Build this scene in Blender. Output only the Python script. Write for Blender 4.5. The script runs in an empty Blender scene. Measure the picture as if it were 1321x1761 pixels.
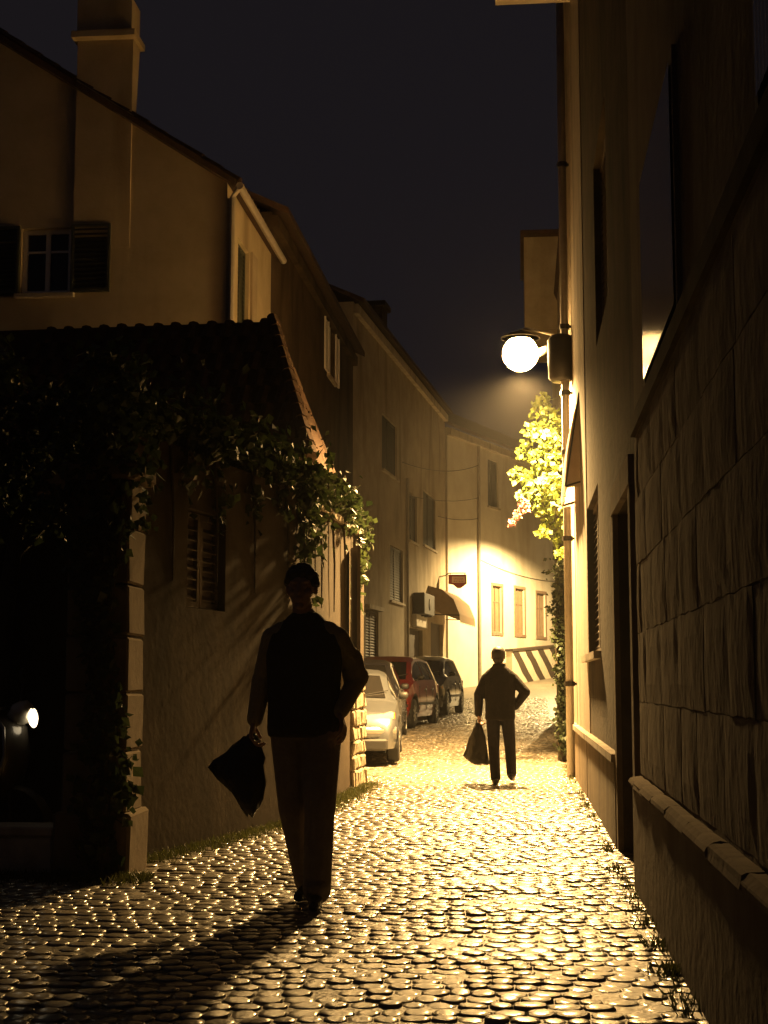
import bpy, bmesh, math, random
import numpy as np
from mathutils import Vector, Matrix, noise
random.seed(7); rng = np.random.default_rng(7)
R = math.radians
S = bpy.context.scene
C = S.collection

# ---------------------------------------------------------------- camera
FPX = 2500.0; CX, CY = 660.5, 880.5
TH = math.atan(295.5/FPX); PSI = math.atan(238.5/FPX*math.cos(TH))
CAMP = Vector((0, 0, 1.2))
Fv = Vector((-math.sin(PSI)*math.cos(TH), math.cos(PSI)*math.cos(TH), math.sin(TH)))
Rv = Vector((math.cos(PSI), math.sin(PSI), 0)); Uv = Rv.cross(Fv)
cd = bpy.data.cameras.new('camera'); cam = bpy.data.objects.new('camera', cd); C.objects.link(cam)
cd.sensor_fit = 'HORIZONTAL'; cd.sensor_width = 36; cd.lens = 36*FPX/1321
cd.clip_end = 1500; cd.clip_start = .05
cam.location = CAMP
cam.rotation_euler = (math.pi/2+TH, 0, PSI)
S.camera = cam
# ---------------------------------------------------------------- night sky
w = bpy.data.worlds.new('World'); S.world = w; w.use_nodes = True
nt = w.node_tree; bg = nt.nodes['Background']
sky = nt.nodes.new('ShaderNodeTexSky'); sky.sky_type = 'NISHITA'; sky.sun_disc = False
sky.sun_elevation = R(-4.0); sky.sun_rotation = R(200)
mx = nt.nodes.new('ShaderNodeMixRGB'); mx.inputs[0].default_value = .95
mx.inputs[2].default_value = (.125, .105, .128, 1)      # town glow on low cloud
nt.links.new(sky.outputs[0], mx.inputs[1]); nt.links.new(mx.outputs[0], bg.inputs[0])
bg.inputs[1].default_value = .075
# ---------------------------------------------------------------- exposure
S.view_settings.view_transform = 'Standard'; S.view_settings.look = 'None'
S.view_settings.exposure = 0; S.view_settings.gamma = 1
S.cycles.max_bounces = 6; S.cycles.diffuse_bounces = 4; S.cycles.glossy_bounces = 3
S.cycles.transmission_bounces = 4; S.cycles.volume_bounces = 0
S.cycles.sample_clamp_indirect = 4; S.cycles.sample_clamp_direct = 0
S.cycles.use_denoising = True
LAMP1 = Vector((0.02, 20.0, 5.78)); LAMP1_W = 125.0; LAMP1_DOWN = 27000.0
LAMP2 = Vector((2.3, 54.0, 7.2)); LAMP2_W = 9500.0; WARM2 = (1, .67, .27)
GLOW_HAZE = .0005
WARM = (1.0, .59, .2)

# ---------------------------------------------------------------- helpers
def ray(px, py): return (Fv*FPX + Rv*(px-CX) - Uv*(py-CY))
def on_plane(px, py, p, n):
    d = ray(px, py); t = (Vector(p)-CAMP).dot(Vector(n))/d.dot(Vector(n)); return CAMP+d*t
def at(px, py, y): return on_plane(px, py, (0, y, 0), (0, 1, 0))
GY = [-60, 22, 30.4, 40, 48, 57, 64, 90, 400]; GZ = [0, 0, .24, .42, .8, 1.25, 1.7, 3, 3]
def gz(y): return float(np.interp(y, GY, GZ))

def tag(o, label=None, cat=None, group=None, kind=None):
    if label: o['label'] = label
    if cat: o['category'] = cat
    if group: o['group'] = group
    if kind: o['kind'] = kind
    return o
def thing(name, label, cat, loc=(0, 0, 0), rz=0, group=None):
    o = bpy.data.objects.new(name, None); C.objects.link(o); o.empty_display_size = .2
    o.location = loc; o.rotation_euler = (0, 0, rz)
    return tag(o, label, cat, group)

class MB:
    def __init__(s): s.v = []; s.f = []
    def add(s, vs, fs):
        k = len(s.v); s.v += [tuple(v) for v in vs]; s.f += [tuple(i+k for i in f) for f in fs]; return s
    def quad(s, a, b, c, d): return s.add([a, b, c, d], [(0, 1, 2, 3)])
    def hexa(s, p):   # p: 8 pts, 0-3 bottom ring ccw, 4-7 top ring
        return s.add(p, [(3, 2, 1, 0), (4, 5, 6, 7), (0, 1, 5, 4), (1, 2, 6, 5), (2, 3, 7, 6), (3, 0, 4, 7)])
    def box(s, c, sz, rz=0, M=None):
        hx, hy, hz = sz[0]/2, sz[1]/2, sz[2]/2
        P = [Vector(q) for q in ((-hx, -hy, -hz), (hx, -hy, -hz), (hx, hy, -hz), (-hx, hy, -hz), (-hx, -hy, hz), (hx, -hy, hz), (hx, hy, hz), (-hx, hy, hz))]
        m = M if M is not None else Matrix.Rotation(rz, 3, 'Z')
        return s.hexa([Vector(c)+m@q for q in P])
    def tube(s, pts, r, n=8, cap=True):
        pts = [Vector(p) for p in pts]; rs = r if isinstance(r, (list, tuple)) else [r]*len(pts)
        k = len(s.v); up = Vector((0, 0, 1)); prev = None
        for i, p in enumerate(pts):
            t = (pts[min(i+1, len(pts)-1)]-pts[max(i-1, 0)]).normalized()
            a = prev-t*prev.dot(t) if prev is not None else (up if abs(t.z) < .9 else Vector((1, 0, 0))).cross(t)
            a.normalize(); b = t.cross(a); prev = a
            for j in range(n):
                th = 2*math.pi*j/n; s.v.append(tuple(p+(a*math.cos(th)+b*math.sin(th))*rs[i]))
        for i in range(len(pts)-1):
            for j in range(n):
                s.f.append((k+i*n+j, k+i*n+(j+1) % n, k+(i+1)*n+(j+1) % n, k+(i+1)*n+j))
        if cap:
            s.f.append(tuple(k+j for j in range(n))[::-1]); e = k+(len(pts)-1)*n; s.f.append(tuple(e+j for j in range(n)))
        return s
    def lathe(s, prof, c=(0, 0, 0), n=16, M=None):  # prof (r,z)
        k = len(s.v); m = M if M is not None else Matrix.Identity(3)
        for r, z in prof:
            for j in range(n):
                th = 2*math.pi*j/n; s.v.append(tuple(Vector(c)+m@Vector((r*math.cos(th), r*math.sin(th), z))))
        for i in range(len(prof)-1):
            for j in range(n):
                s.f.append((k+i*n+j, k+i*n+(j+1) % n, k+(i+1)*n+(j+1) % n, k+(i+1)*n+j))
        s.f.append(tuple(k+j for j in range(n))[::-1]); e = k+(len(prof)-1)*n; s.f.append(tuple(e+j for j in range(n)))
        return s
    def cbox(s, c, sz, ch=.01, rz=0, jit=0, M=None):   # chamfered, slightly irregular block
        m = M if M is not None else Matrix.Rotation(rz, 3, 'Z'); h = Vector(sz)/2; vs = []; idx = {}
        for sx in (-1, 1):
            for sy in (-1, 1):
                for sz_ in (-1, 1):
                    j = Vector([random.uniform(-jit, jit) for _ in range(3)])
                    for ax in range(3):
                        p = Vector((sx*h.x, sy*h.y, sz_*h.z))
                        for k in range(3):
                            if k != ax: p[k] -= ch*(1 if p[k] > 0 else -1)
                        idx[(sx, sy, sz_, ax)] = len(vs); vs.append(Vector(c)+m@(p+j))
        fs = []
        for ax in range(3):
            o = [k for k in range(3) if k != ax]
            for sg in (-1, 1):
                q = []
                for a, b in ((-1, -1), (1, -1), (1, 1), (-1, 1)):
                    k = [0, 0, 0]; k[ax] = sg; k[o[0]] = a; k[o[1]] = b; q.append(idx[(*k, ax)])
                fs.append(q)
            for a in (-1, 1):
                for b in (-1, 1):
                    k1 = [0, 0, 0]; k1[ax] = -1; k1[o[0]] = a; k1[o[1]] = b; k2 = list(k1); k2[ax] = 1
                    fs.append([idx[(*k1, o[0])], idx[(*k2, o[0])], idx[(*k2, o[1])], idx[(*k1, o[1])]])
        for sx in (-1, 1):
            for sy in (-1, 1):
                for sz_ in (-1, 1): fs.append([idx[(sx, sy, sz_, a)] for a in range(3)])
        return s.add(vs, fs)
    def build(s, name, mat, parent=None, origin=(0, 0, 0), smooth=False, fix=True, local=None):
        me = bpy.data.meshes.new(name)
        o0 = Vector(origin); loc = Vector(local) if local is not None else None
        sh = o0 if loc is None else loc
        me.from_pydata([tuple(Vector(v)-sh) for v in s.v], [], s.f); me.update()
        if fix:
            bm = bmesh.new(); bm.from_mesh(me); bmesh.ops.recalc_face_normals(bm, faces=bm.faces); bm.to_mesh(me); bm.free()
        if smooth:
            for p in me.polygons: p.use_smooth = True
        me.materials.append(mat)
        o = bpy.data.objects.new(name, me); C.objects.link(o)
        if parent: o.parent = parent
        if loc is not None: o.location = loc-o0 if parent else loc
        elif not parent: o.location = o0
        return o

def auto_smooth(o, ang=40):
    me = o.data
    for p in me.polygons: p.use_smooth = True
    bm = bmesh.new(); bm.from_mesh(me)
    for e in bm.edges:
        e.smooth = len(e.link_faces) != 2 or e.calc_face_angle(0) < R(ang)
    bm.to_mesh(me); bm.free(); return o

# ---------------------------------------------------------------- materials
def mat(name, col, rough=.8, col2=None, scale=3, detail=6, bump=0, bscale=30, metal=0, col3=None, s3=.6, spec=None, rough_var=0, stretch=None, coat=0):
    m = bpy.data.materials.new(name); m.use_nodes = True; n = m.node_tree.nodes; l = m.node_tree.links
    b = n['Principled BSDF']; b.inputs['Roughness'].default_value = rough; b.inputs['Metallic'].default_value = metal
    b.inputs['Base Color'].default_value = (*col, 1)
    if spec is not None: b.inputs['Specular IOR Level'].default_value = spec
    if coat: b.inputs['Coat Weight'].default_value = coat; b.inputs['Coat Roughness'].default_value = .08
    if not (col2 or bump): return m
    tc = n.new('ShaderNodeTexCoord'); mp = n.new('ShaderNodeMapping'); l.new(tc.outputs['Object'], mp.inputs[0])
    if stretch: mp.inputs['Scale'].default_value = stretch
    if col2:
        t = n.new('ShaderNodeTexNoise'); t.inputs['Scale'].default_value = scale; t.inputs['Detail'].default_value = detail; t.inputs['Roughness'].default_value = .65
        l.new(mp.outputs[0], t.inputs[0]); cr = n.new('ShaderNodeValToRGB'); l.new(t.outputs[0], cr.inputs[0])
        cr.color_ramp.elements[0].position = .32; cr.color_ramp.elements[1].position = .68
        cr.color_ramp.elements[0].color = (*col, 1); cr.color_ramp.elements[1].color = (*col2, 1); out = cr.outputs[0]
        if col3:
            t3 = n.new('ShaderNodeTexNoise'); t3.inputs['Scale'].default_value = s3; t3.inputs['Detail'].default_value = 5; mp3 = n.new('ShaderNodeMapping'); mp3.inputs['Scale'].default_value = (1.6, 1.6, .45); l.new(tc.outputs['Object'], mp3.inputs[0]); l.new(mp3.outputs[0], t3.inputs[0]); t3.inputs['Distortion'].default_value = .6
            c3 = n.new('ShaderNodeValToRGB'); l.new(t3.outputs[0], c3.inputs[0]); c3.color_ramp.elements[0].position = .5; c3.color_ramp.elements[1].position = .68
            mi = n.new('ShaderNodeMixRGB'); l.new(c3.outputs[0], mi.inputs[0]); l.new(out, mi.inputs[1]); mi.inputs[2].default_value = (*col3, 1); out = mi.outputs[0]
        l.new(out, b.inputs['Base Color'])
        if rough_var:
            ma = n.new('ShaderNodeMapRange'); l.new(t.outputs[0], ma.inputs[0]); ma.inputs[1].default_value = .3; ma.inputs[2].default_value = .7
            ma.inputs[3].default_value = rough-rough_var; ma.inputs[4].default_value = rough+rough_var; l.new(ma.outputs[0], b.inputs['Roughness'])
    if bump:
        t2 = n.new('ShaderNodeTexNoise'); t2.inputs['Scale'].default_value = bscale; t2.inputs['Detail'].default_value = 8; l.new(mp.outputs[0], t2.inputs[0])
        bp = n.new('ShaderNodeBump'); bp.inputs['Strength'].default_value = bump; bp.inputs['Distance'].default_value = .02
        l.new(t2.outputs[0], bp.inputs['Height']); l.new(bp.outputs[0], b.inputs['Normal'])
    return m
def emit(name, col, s):
    m = bpy.data.materials.new(name); m.use_nodes = True; b = m.node_tree.nodes['Principled BSDF']
    b.inputs['Emission Color'].default_value = (*col, 1); b.inputs['Emission Strength'].default_value = s; b.inputs['Base Color'].default_value = (.8, .8, .8, 1); return m
def glassy(name, col, rough=.06):
    return mat(name, col, rough, spec=.6)
def cobble_mat():
    m = mat('cobble_stone', (.15, .128, .095), .36, (.26, .225, .17), scale=6, bump=.3, bscale=55, rough_var=.1, spec=.6)
    n = m.node_tree.nodes; l = m.node_tree.links; b = n['Principled BSDF']; b.inputs['Coat Weight'].default_value = .9; b.inputs['Coat Roughness'].default_value = .165
    n_ = n.new('ShaderNodeTexNoise'); n_.inputs['Scale'].default_value = .9; n_.inputs['Detail'].default_value = 4; tc_ = n.new('ShaderNodeTexCoord'); g_ = n.new('ShaderNodeNewGeometry'); l.new(g_.outputs['Position'], n_.inputs[0])
    mr_ = n.new('ShaderNodeMapRange'); mr_.inputs[1].default_value = .35; mr_.inputs[2].default_value = .65; mr_.inputs[3].default_value = .4; mr_.inputs[4].default_value = 1; l.new(n_.outputs[0], mr_.inputs[0]); l.new(mr_.outputs[0], b.inputs['Coat Weight'])
    g = n.new('ShaderNodeNewGeometry'); mr = n.new('ShaderNodeMapRange'); l.new(g.outputs['Random Per Island'], mr.inputs[0])
    mr.inputs[3].default_value = .55; mr.inputs[4].default_value = 1.35
    src = b.inputs['Base Color'].links[0].from_socket; mu = n.new('ShaderNodeMixRGB'); mu.blend_type = 'MULTIPLY'; mu.inputs[0].default_value = 1
    l.new(src, mu.inputs[1]); l.new(mr.outputs[0], mu.inputs[2]); l.new(mu.outputs[0], b.inputs['Base Color'])
    return m
def leaf_mat(name, c1, c2):
    m = bpy.data.materials.new(name); m.use_nodes = True; n = m.node_tree.nodes; l = m.node_tree.links; b = n['Principled BSDF']
    b.inputs['Roughness'].default_value = .55
    g = n.new('ShaderNodeNewGeometry'); cr = n.new('ShaderNodeValToRGB'); l.new(g.outputs['Random Per Island'], cr.inputs[0])
    cr.color_ramp.elements[0].color = (*c1, 1); cr.color_ramp.elements[1].color = (*c2, 1); l.new(cr.outputs[0], b.inputs['Base Color'])
    tr = n.new('ShaderNodeBsdfTranslucent'); l.new(cr.outputs[0], tr.inputs[0]); mi = n.new('ShaderNodeMixShader'); mi.inputs[0].default_value = .3
    l.new(b.outputs[0], mi.inputs[1]); l.new(tr.outputs[0], mi.inputs[2]); l.new(mi.outputs[0], n['Material Output'].inputs[0]); return m

M = {}
M['cobble'] = cobble_mat()
M['bed'] = mat('joint_bed', (.07, .058, .04), .5, (.13, .11, .08), 4, bump=.5, bscale=40)
M['ground'] = mat('earth', (.06, .05, .04), .95, (.09, .08, .06), 1.5, bump=.4, bscale=10)
M['plaster_grey'] = mat('plaster_grey', (.20, .16, .115), .95, (.28, .23, .17), 2.2, bump=.3, bscale=18, col3=(.12, .095, .07), s3=.7)
M['plaster_ochre'] = mat('plaster_ochre', (.40, .34, .22), .95, (.50, .43, .295), 1.6, bump=.2, bscale=22, col3=(.28, .23, .145), s3=.5)
M['plaster_pale'] = mat('plaster_pale', (.30, .25, .175), .95, (.42, .36, .26), 1.8, bump=.3, bscale=20, col3=(.20, .16, .105), s3=.6)
M['plaster_white'] = mat('plaster_white', (.62, .57, .46), .85, (.74, .70, .58), 1.2, bump=.25, bscale=20, col3=(.52, .45, .33), s3=.35)
M['plaster_brown'] = mat('plaster_brown', (.14, .105, .07), 1, (.21, .165, .115), 2, bump=.3, bscale=12, spec=.15, col3=(.09, .068, .045), s3=.8)
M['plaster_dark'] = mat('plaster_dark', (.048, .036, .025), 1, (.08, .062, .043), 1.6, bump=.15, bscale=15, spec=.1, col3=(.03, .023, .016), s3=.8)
M['ashlar'] = mat('ashlar', (.15, .115, .08), 1, (.25, .195, .14), 4, bump=.35, bscale=18, spec=.15, col3=(.09, .068, .048), s3=1.0, stretch=(1, 1, .6))
M['limestone'] = mat('limestone', (.38, .33, .25), .8, (.52, .46, .36), 4, bump=.5, bscale=24, col3=(.26, .22, .16), s3=1.2)
M['rubble'] = mat('rubble', (.22, .18, .12), .9, (.36, .30, .21), 7, bump=.8, bscale=22)
M['mortar'] = mat('mortar', (.16, .13, .10), .95, (.22, .18, .14), 6, bump=.6, bscale=30)
M['tile'] = mat('clay_tile', (.04, .024, .017), .95, (.07, .04, .026), 6, bump=.5, bscale=30)
M['dark_stone'] = mat('dark_wall_stone', (.05, .038, .026), 1, (.095, .073, .05), 2.4, bump=.55, bscale=14, spec=.12, col3=(.03, .023, .016), s3=.9)  # darker stone tone for the wall stretch with the doorway
M['tile_dark'] = mat('dark_roof_tile', (.04, .027, .02), 1, (.065, .043, .032), 6, bump=.4, bscale=30, spec=.15)
M['wood'] = mat('dark_wood', (.035, .026, .018), .75, (.055, .04, .028), 5, bump=.4, bscale=20, stretch=(3, 3, .4))
M['shutter'] = mat('shutter_green', (.028, .035, .028), .6, (.045, .052, .04), 5)
M['shutter_brown'] = mat('shutter_brown', (.07, .05, .032), .65, (.10, .07, .045), 5)
M['frame_white'] = mat('window_white_paint', (.78, .75, .70), .5, (.82, .79, .74), 8)
M['frame_brown'] = mat('window_brown_stone', (.20, .13, .085), .8, (.26, .18, .12), 6)
M['pane'] = glassy('window_glass', (.012, .012, .014))
M['pane_warm'] = mat('net_curtain', (.20, .15, .085), .3, (.28, .21, .12), 10)
M['iron'] = mat('dark_iron', (.03, .028, .026), .5, (.05, .042, .036), 12, metal=.6)
M['zinc'] = mat('zinc_pipe', (.33, .30, .25), .55, (.42, .38, .32), 6, metal=.3)
M['alu'] = mat('ribbed_metal', (.30, .25, .2), .13, spec=.8)
M['ivy'] = leaf_mat('ivy_leaf', (.025, .042, .013), (.058, .078, .024))
M['ivy_dark'] = leaf_mat('dark_leaf', (.02, .032, .012), (.045, .06, .022))
M['vine'] = leaf_mat('vine_leaf', (.09, .135, .022), (.17, .21, .035))
M['flower'] = leaf_mat('pink_petal', (.35, .16, .15), (.5, .27, .24))
M['stem'] = mat('vine_stem', (.05, .038, .025), .9, (.09, .07, .045), 9, bump=.6, bscale=30)
M['grass'] = leaf_mat('verge_grass', (.045, .055, .015), (.085, .085, .025))
M['tyre'] = mat('tyre_rubber', (.012, .012, .012), .8)
M['rim'] = mat('rim_metal', (.35, .34, .32), .35, metal=.8)
M['glass_car'] = glassy('car_glass', (.014, .013, .012), .04)
M['black_plastic'] = mat('black_plastic', (.02, .02, .02), .55)
M['lens'] = mat('headlamp_lens', (.55, .52, .45), .08, metal=.35)
M['amber'] = mat('amber_lens', (.5, .2, .03), .15)
M['plate'] = mat('number_plate', (.65, .63, .58), .5)
M['silver'] = mat('silver_paint', (.14, .15, .165), .33, metal=.6, coat=.6)
M['red'] = mat('red_paint', (.22, .025, .018), .3, coat=.7)
M['charcoal'] = mat('charcoal_paint', (.06, .056, .05), .3, metal=.2, coat=.7)
M['navy'] = mat('dark_blue_paint', (.03, .028, .032), .3, metal=.2, coat=.7)
M['skin'] = mat('skin', (.32, .19, .13), .55)
M['hair'] = mat('hair', (.018, .014, .011), .6)
M['vest'] = mat('vest_cloth', (.016, .015, .016), .85, (.024, .022, .022), 25, bump=.3, bscale=60)
M['sweater'] = mat('olive_knit', (.26, .21, .11), .95, (.32, .26, .14), 40, bump=.4, bscale=120)
M['trousers'] = mat('brown_trousers', (.15, .12, .095), .9, (.19, .155, .12), 15, bump=.3, bscale=50)
M['jacket'] = mat('black_jacket', (.010, .009, .009), .9, (.015, .013, .013), 20, bump=.3, bscale=50, spec=.2)
M['jeans'] = mat('dark_jeans', (.014, .013, .016), .95, (.02, .019, .022), 20, spec=.2)
M['shoe'] = mat('black_shoe', (.012, .011, .01), .45)
M['bag'] = mat('black_polythene', (.012, .012, .012), .38, (.016, .016, .016), 10, bump=.8, bscale=14)
M['canvas'] = mat('awning_canvas', (.30, .21, .12), .9, (.36, .26, .16), 8, bump=.2, bscale=50)
M['canvas_pale'] = mat('pale_canvas', (.40, .33, .25), .9, (.48, .40, .31), 5, bump=.3, bscale=30)
M['sign_red'] = mat('sign_red', (.28, .03, .02), .5)
M['sign_pale'] = mat('sign_pale', (.72, .52, .42), .5)
M['white_box'] = mat('white_metal', (.60, .57, .5), .5, (.66, .63, .56), 8)
M['stripe_white'] = mat('parapet_white', (.55, .48, .36), .8, (.66, .58, .45), 3, bump=.3)
M['stripe_black'] = mat('parapet_black', (.045, .032, .022), .7, (.07, .05, .034), 6)
M['cable'] = mat('cable_black', (.02, .018, .016), .7)
M['lamp_glow'] = emit('lamp_globe_glow', WARM, 150)

def translucent(m, f=.5):
    n = m.node_tree.nodes; l = m.node_tree.links; b = n['Principled BSDF']; t = n.new('ShaderNodeBsdfTranslucent'); mi = n.new('ShaderNodeMixShader'); mi.inputs[0].default_value = f
    if b.inputs['Base Color'].links: l.new(b.inputs['Base Color'].links[0].from_socket, t.inputs[0])
    l.new(b.outputs[0], mi.inputs[1]); l.new(t.outputs[0], mi.inputs[2]); l.new(mi.outputs[0], n['Material Output'].inputs[0])
translucent(M['canvas_pale']); translucent(M['canvas'], .35)
# ---------------------------------------------------------------- wall panels with real openings
class Wall:
    """vertical plane from p0 to p1; n = side the viewer sees"""
    def __init__(s, p0, p1, side):
        s.p0 = Vector((p0[0], p0[1], 0)); s.p1 = Vector((p1[0], p1[1], 0)); d = s.p1-s.p0; s.L = d.length; s.u = d.normalized()
        n = Vector((s.u.y, -s.u.x, 0)); s.n = n if n.dot(Vector((side[0], side[1], 0))) > 0 else -n
        s.open = []; s.M = Matrix((s.u, s.n, Vector((0, 0, 1)))).transposed()
    def P(s, a, d, z): return s.p0+s.u*a+s.n*d+Vector((0, 0, z))
    def px(s, x, y):
        q = on_plane(x, y, s.p0, s.n)-s.p0; return q.dot(s.u), q.z
    def rect(s, x0, y0, x1, y1):      # from a box in the photograph to (s0,s1,z0,z1) on this wall
        xm = (x0+x1)/2; a0 = s.px(x0, (y0+y1)/2)[0]; a1 = s.px(x1, (y0+y1)/2)[0]
        return min(a0, a1), max(a0, a1), s.px(xm, y1)[1], s.px(xm, y0)[1]
    def solid(s, mb, z0, z1, th=.45, rev=.16, holes=None, zt=None):
        holes = s.open if holes is None else holes
        xs = sorted({0, s.L, *[h[0] for h in holes], *[h[1] for h in holes]}); zs = sorted({z0, z1, *[h[2] for h in holes], *[h[3] for h in holes]})
        xs = [x for x in xs if 0 <= x <= s.L]; zs = [z for z in zs if z0 <= z <= z1]
        for i in range(len(xs)-1):
            for j in range(len(zs)-1):
                a, b, c, d = xs[i], xs[i+1], zs[j], zs[j+1]; mx_, mz = (a+b)/2, (c+d)/2
                if any(h[0] < mx_ < h[1] and h[2] < mz < h[3] for h in holes): continue
                mb.quad(s.P(a, 0, c), s.P(b, 0, c), s.P(b, 0, d), s.P(a, 0, d))
        for h in holes:
            a, b, c, d = max(h[0], 0), min(h[1], s.L), max(h[2], z0), min(h[3], z1); r = -rev
            for q in (((a, c), (a, d)), ((b, c), (b, d)), ((a, c), (b, c)), ((a, d), (b, d))):
                mb.quad(s.P(q[0][0], 0, q[0][1]), s.P(q[1][0], 0, q[1][1]), s.P(q[1][0], r, q[1][1]), s.P(q[0][0], r, q[0][1]))
        t = -th
        mb.quad(s.P(0, t, z0), s.P(s.L, t, z0), s.P(s.L, t, z1), s.P(0, t, z1))
        mb.quad(s.P(0, 0, z0), s.P(0, t, z0), s.P(0, t, z1), s.P(0, 0, z1)); mb.quad(s.P(s.L, 0, z0), s.P(s.L, t, z0), s.P(s.L, t, z1), s.P(s.L, 0, z1))
        mb.quad(s.P(0, 0, z1), s.P(s.L, 0, z1), s.P(s.L, t, z1), s.P(0, t, z1))
        return mb
    def bx(s, mb, a0, a1, d0, d1, z0, z1):
        return mb.box(s.P((a0+a1)/2, (d0+d1)/2, (z0+z1)/2), (abs(a1-a0), abs(d1-d0), abs(z1-z0)), M=s.M)

def louvre(W, mb, a0, a1, z0, z1, d0, d1, step=.075):
    fw = .045
    W.bx(mb, a0, a0+fw, d0, d1, z0, z1); W.bx(mb, a1-fw, a1, d0, d1, z0, z1)
    W.bx(mb, a0+fw, a1-fw, d0, d1, z0, z0+fw); W.bx(mb, a0+fw, a1-fw, d0, d1, z1-fw, z1)
    W.bx(mb, a0+fw, a1-fw, d0+.002, d0+.006, z0+fw, z1-fw)
    z = z0+fw+step/2
    while z < z1-fw:
        dm = (d0+d1)/2; h = (d1-d0)/2-.004
        mb.hexa([W.P(a0+fw, dm+h, z-.025), W.P(a1-fw, dm+h, z-.025), W.P(a1-fw, dm+h, z-.015), W.P(a0+fw, dm+h, z-.015),
                 W.P(a0+fw, dm-h, z+.015), W.P(a1-fw, dm-h, z+.015), W.P(a1-fw, dm-h, z+.025), W.P(a0+fw, dm-h, z+.025)])
        z += step

def window(W, root, org, h, style='shutters', frame='frame_white', fw=.05, sill=True, surround=None, rev=.16, pane='pane', shut='shutter'):
    a0, a1, z0, z1 = h
    if style == 'closed':      # closed louvred shutters in the opening
        m = (a0+a1)/2
        for q0, q1 in ((a0+.01, m-.004), (m+.004, a1-.01)):
            b = MB(); louvre(W, b, q0, q1, z0+.01, z1-.01, -.10, -.06); b.build('shutter', M[shut], root, org)
        b = MB(); b.quad(W.P(a0, -rev+.01, z0), W.P(a1, -rev+.01, z0), W.P(a1, -rev+.01, z1), W.P(a0, -rev+.01, z1)); b.build('pane', M['pane'], root, org)
    else:
        b = MB(); d0, d1 = -rev+.02, -rev+.07
        W.bx(b, a0, a0+fw, d0, d1, z0, z1); W.bx(b, a1-fw, a1, d0, d1, z0, z1); W.bx(b, a0+fw, a1-fw, d0, d1, z0, z0+fw); W.bx(b, a0+fw, a1-fw, d0, d1, z1-fw, z1)
        m = (a0+a1)/2; W.bx(b, m-fw/2, m+fw/2, d0, d1-.004, z0+fw, z1-fw)
        zz = z0+(z1-z0)*.66; W.bx(b, a0+fw, m-fw/2, d0, d1-.01, zz-.015, zz+.015); W.bx(b, m+fw/2, a1-fw, d0, d1-.01, zz-.015, zz+.015)
        f = b.build('window', M[frame], root, org)
        b = MB(); b.quad(W.P(a0, -rev+.03, z0), W.P(a1, -rev+.03, z0), W.P(a1, -rev+.03, z1), W.P(a0, -rev+.03, z1)); b.build('pane', M[pane], f, org)
        if style == 'shutters':
            wd = (a1-a0)/2
            for q0, q1 in ((a0-wd-.02, a0-.02), (a1+.02, a1+wd+.02)):
                b = MB(); louvre(W, b, q0, q1, z0, z1, .012, .052); b.build('shutter', M[shut], root, org)
    if surround:
        b = MB(); t = .11
        W.bx(b, a0-t, a0-.001, -.02, .03, z0, z1); W.bx(b, a1+.001, a1+t, -.02, .03, z0, z1); W.bx(b, a0-t, a1+t, -.02, .034, z1+.001, z1+t); W.bx(b, a0-t, a1+t, -.02, .034, z0-t, z0-.001)
        b.build('window_surround', M[surround], root, org)
    elif sill:
        b = MB(); W.bx(b, a0-.07, a1+.07, -.05, .07, z0-.07, z0-.002); b.build('window_sill', M['limestone'], root, org)

def tiles_on(root, org, e0, e1, r0, r1, name='tile', m_='tile', step=.24, row=.34, limit=300, rad=.1, joined=False):
    """half-round clay tiles on the slope with eave e0-e1 and top edge r0-r1"""
    e0, e1, r0, r1 = map(Vector, (e0, e1, r0, r1))
    sl = ((r0+r1)-(e0+e1)).normalized(); along = (e1-e0).normalized(); nrm = along.cross(sl)
    if nrm.z < 0: nrm = -nrm
    side = sl.cross(nrm)
    m = Matrix((side, sl, nrm)).transposed().to_4x4()
    def tile_bm(mb, c, m3):
        vs = []; n = 5
        for yy, rr in ((-row*.56, rad), (row*.5, rad*.82)):
            for k in range(n): th = math.pi*k/(n-1); vs.append(Vector(c)+m3@Vector((rr*math.cos(th), yy, rr*.75*math.sin(th))))
            for k in range(n): th = math.pi*k/(n-1); vs.append(Vector(c)+m3@Vector(((rr-.016)*math.cos(th), yy, (rr*.75-.014)*math.sin(th))))
        fs = []
        for k in range(n-1):
            fs += [(k, k+1, 2*n+k+1, 2*n+k), (n+k+1, n+k, 3*n+k, 3*n+k+1), (k, n+k, n+k+1, k+1), (2*n+k+1, 3*n+k+1, 3*n+k, 2*n+k)]
        mb.add(vs, fs)
    h = (((r0+r1)-(e0+e1))/2).length; rows = max(1, int(h/row)); proto = None; J = MB()
    for i in range(rows):
        f = (i+.5)/rows; a = e0.lerp(r0, f); b = e1.lerp(r1, f); n = max(1, int((b-a).length/step))
        for k in range(n):
            c = a.lerp(b, (k+.5)/n)+nrm*.012
            if joined: tile_bm(J, c+nrm*random.uniform(-.008, .008), m.to_3x3()@Matrix.Rotation(random.uniform(-.04, .04), 3, 'Z')); continue
            if proto is None:
                q = MB(); tile_bm(q, (0, 0, 0), Matrix.Identity(3)); proto = q.build(name, M[m_], root); o = proto
            else: o = proto.copy(); C.objects.link(o); o.parent = root
            mm = m@Matrix.Rotation(random.uniform(-.05, .05), 4, 'Z')
            mm.translation = c-Vector(org)+nrm*random.uniform(-.008, .01); o.matrix_local = mm
    if joined: J.build('roof_tiles', M['tile'], root, org)

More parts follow.
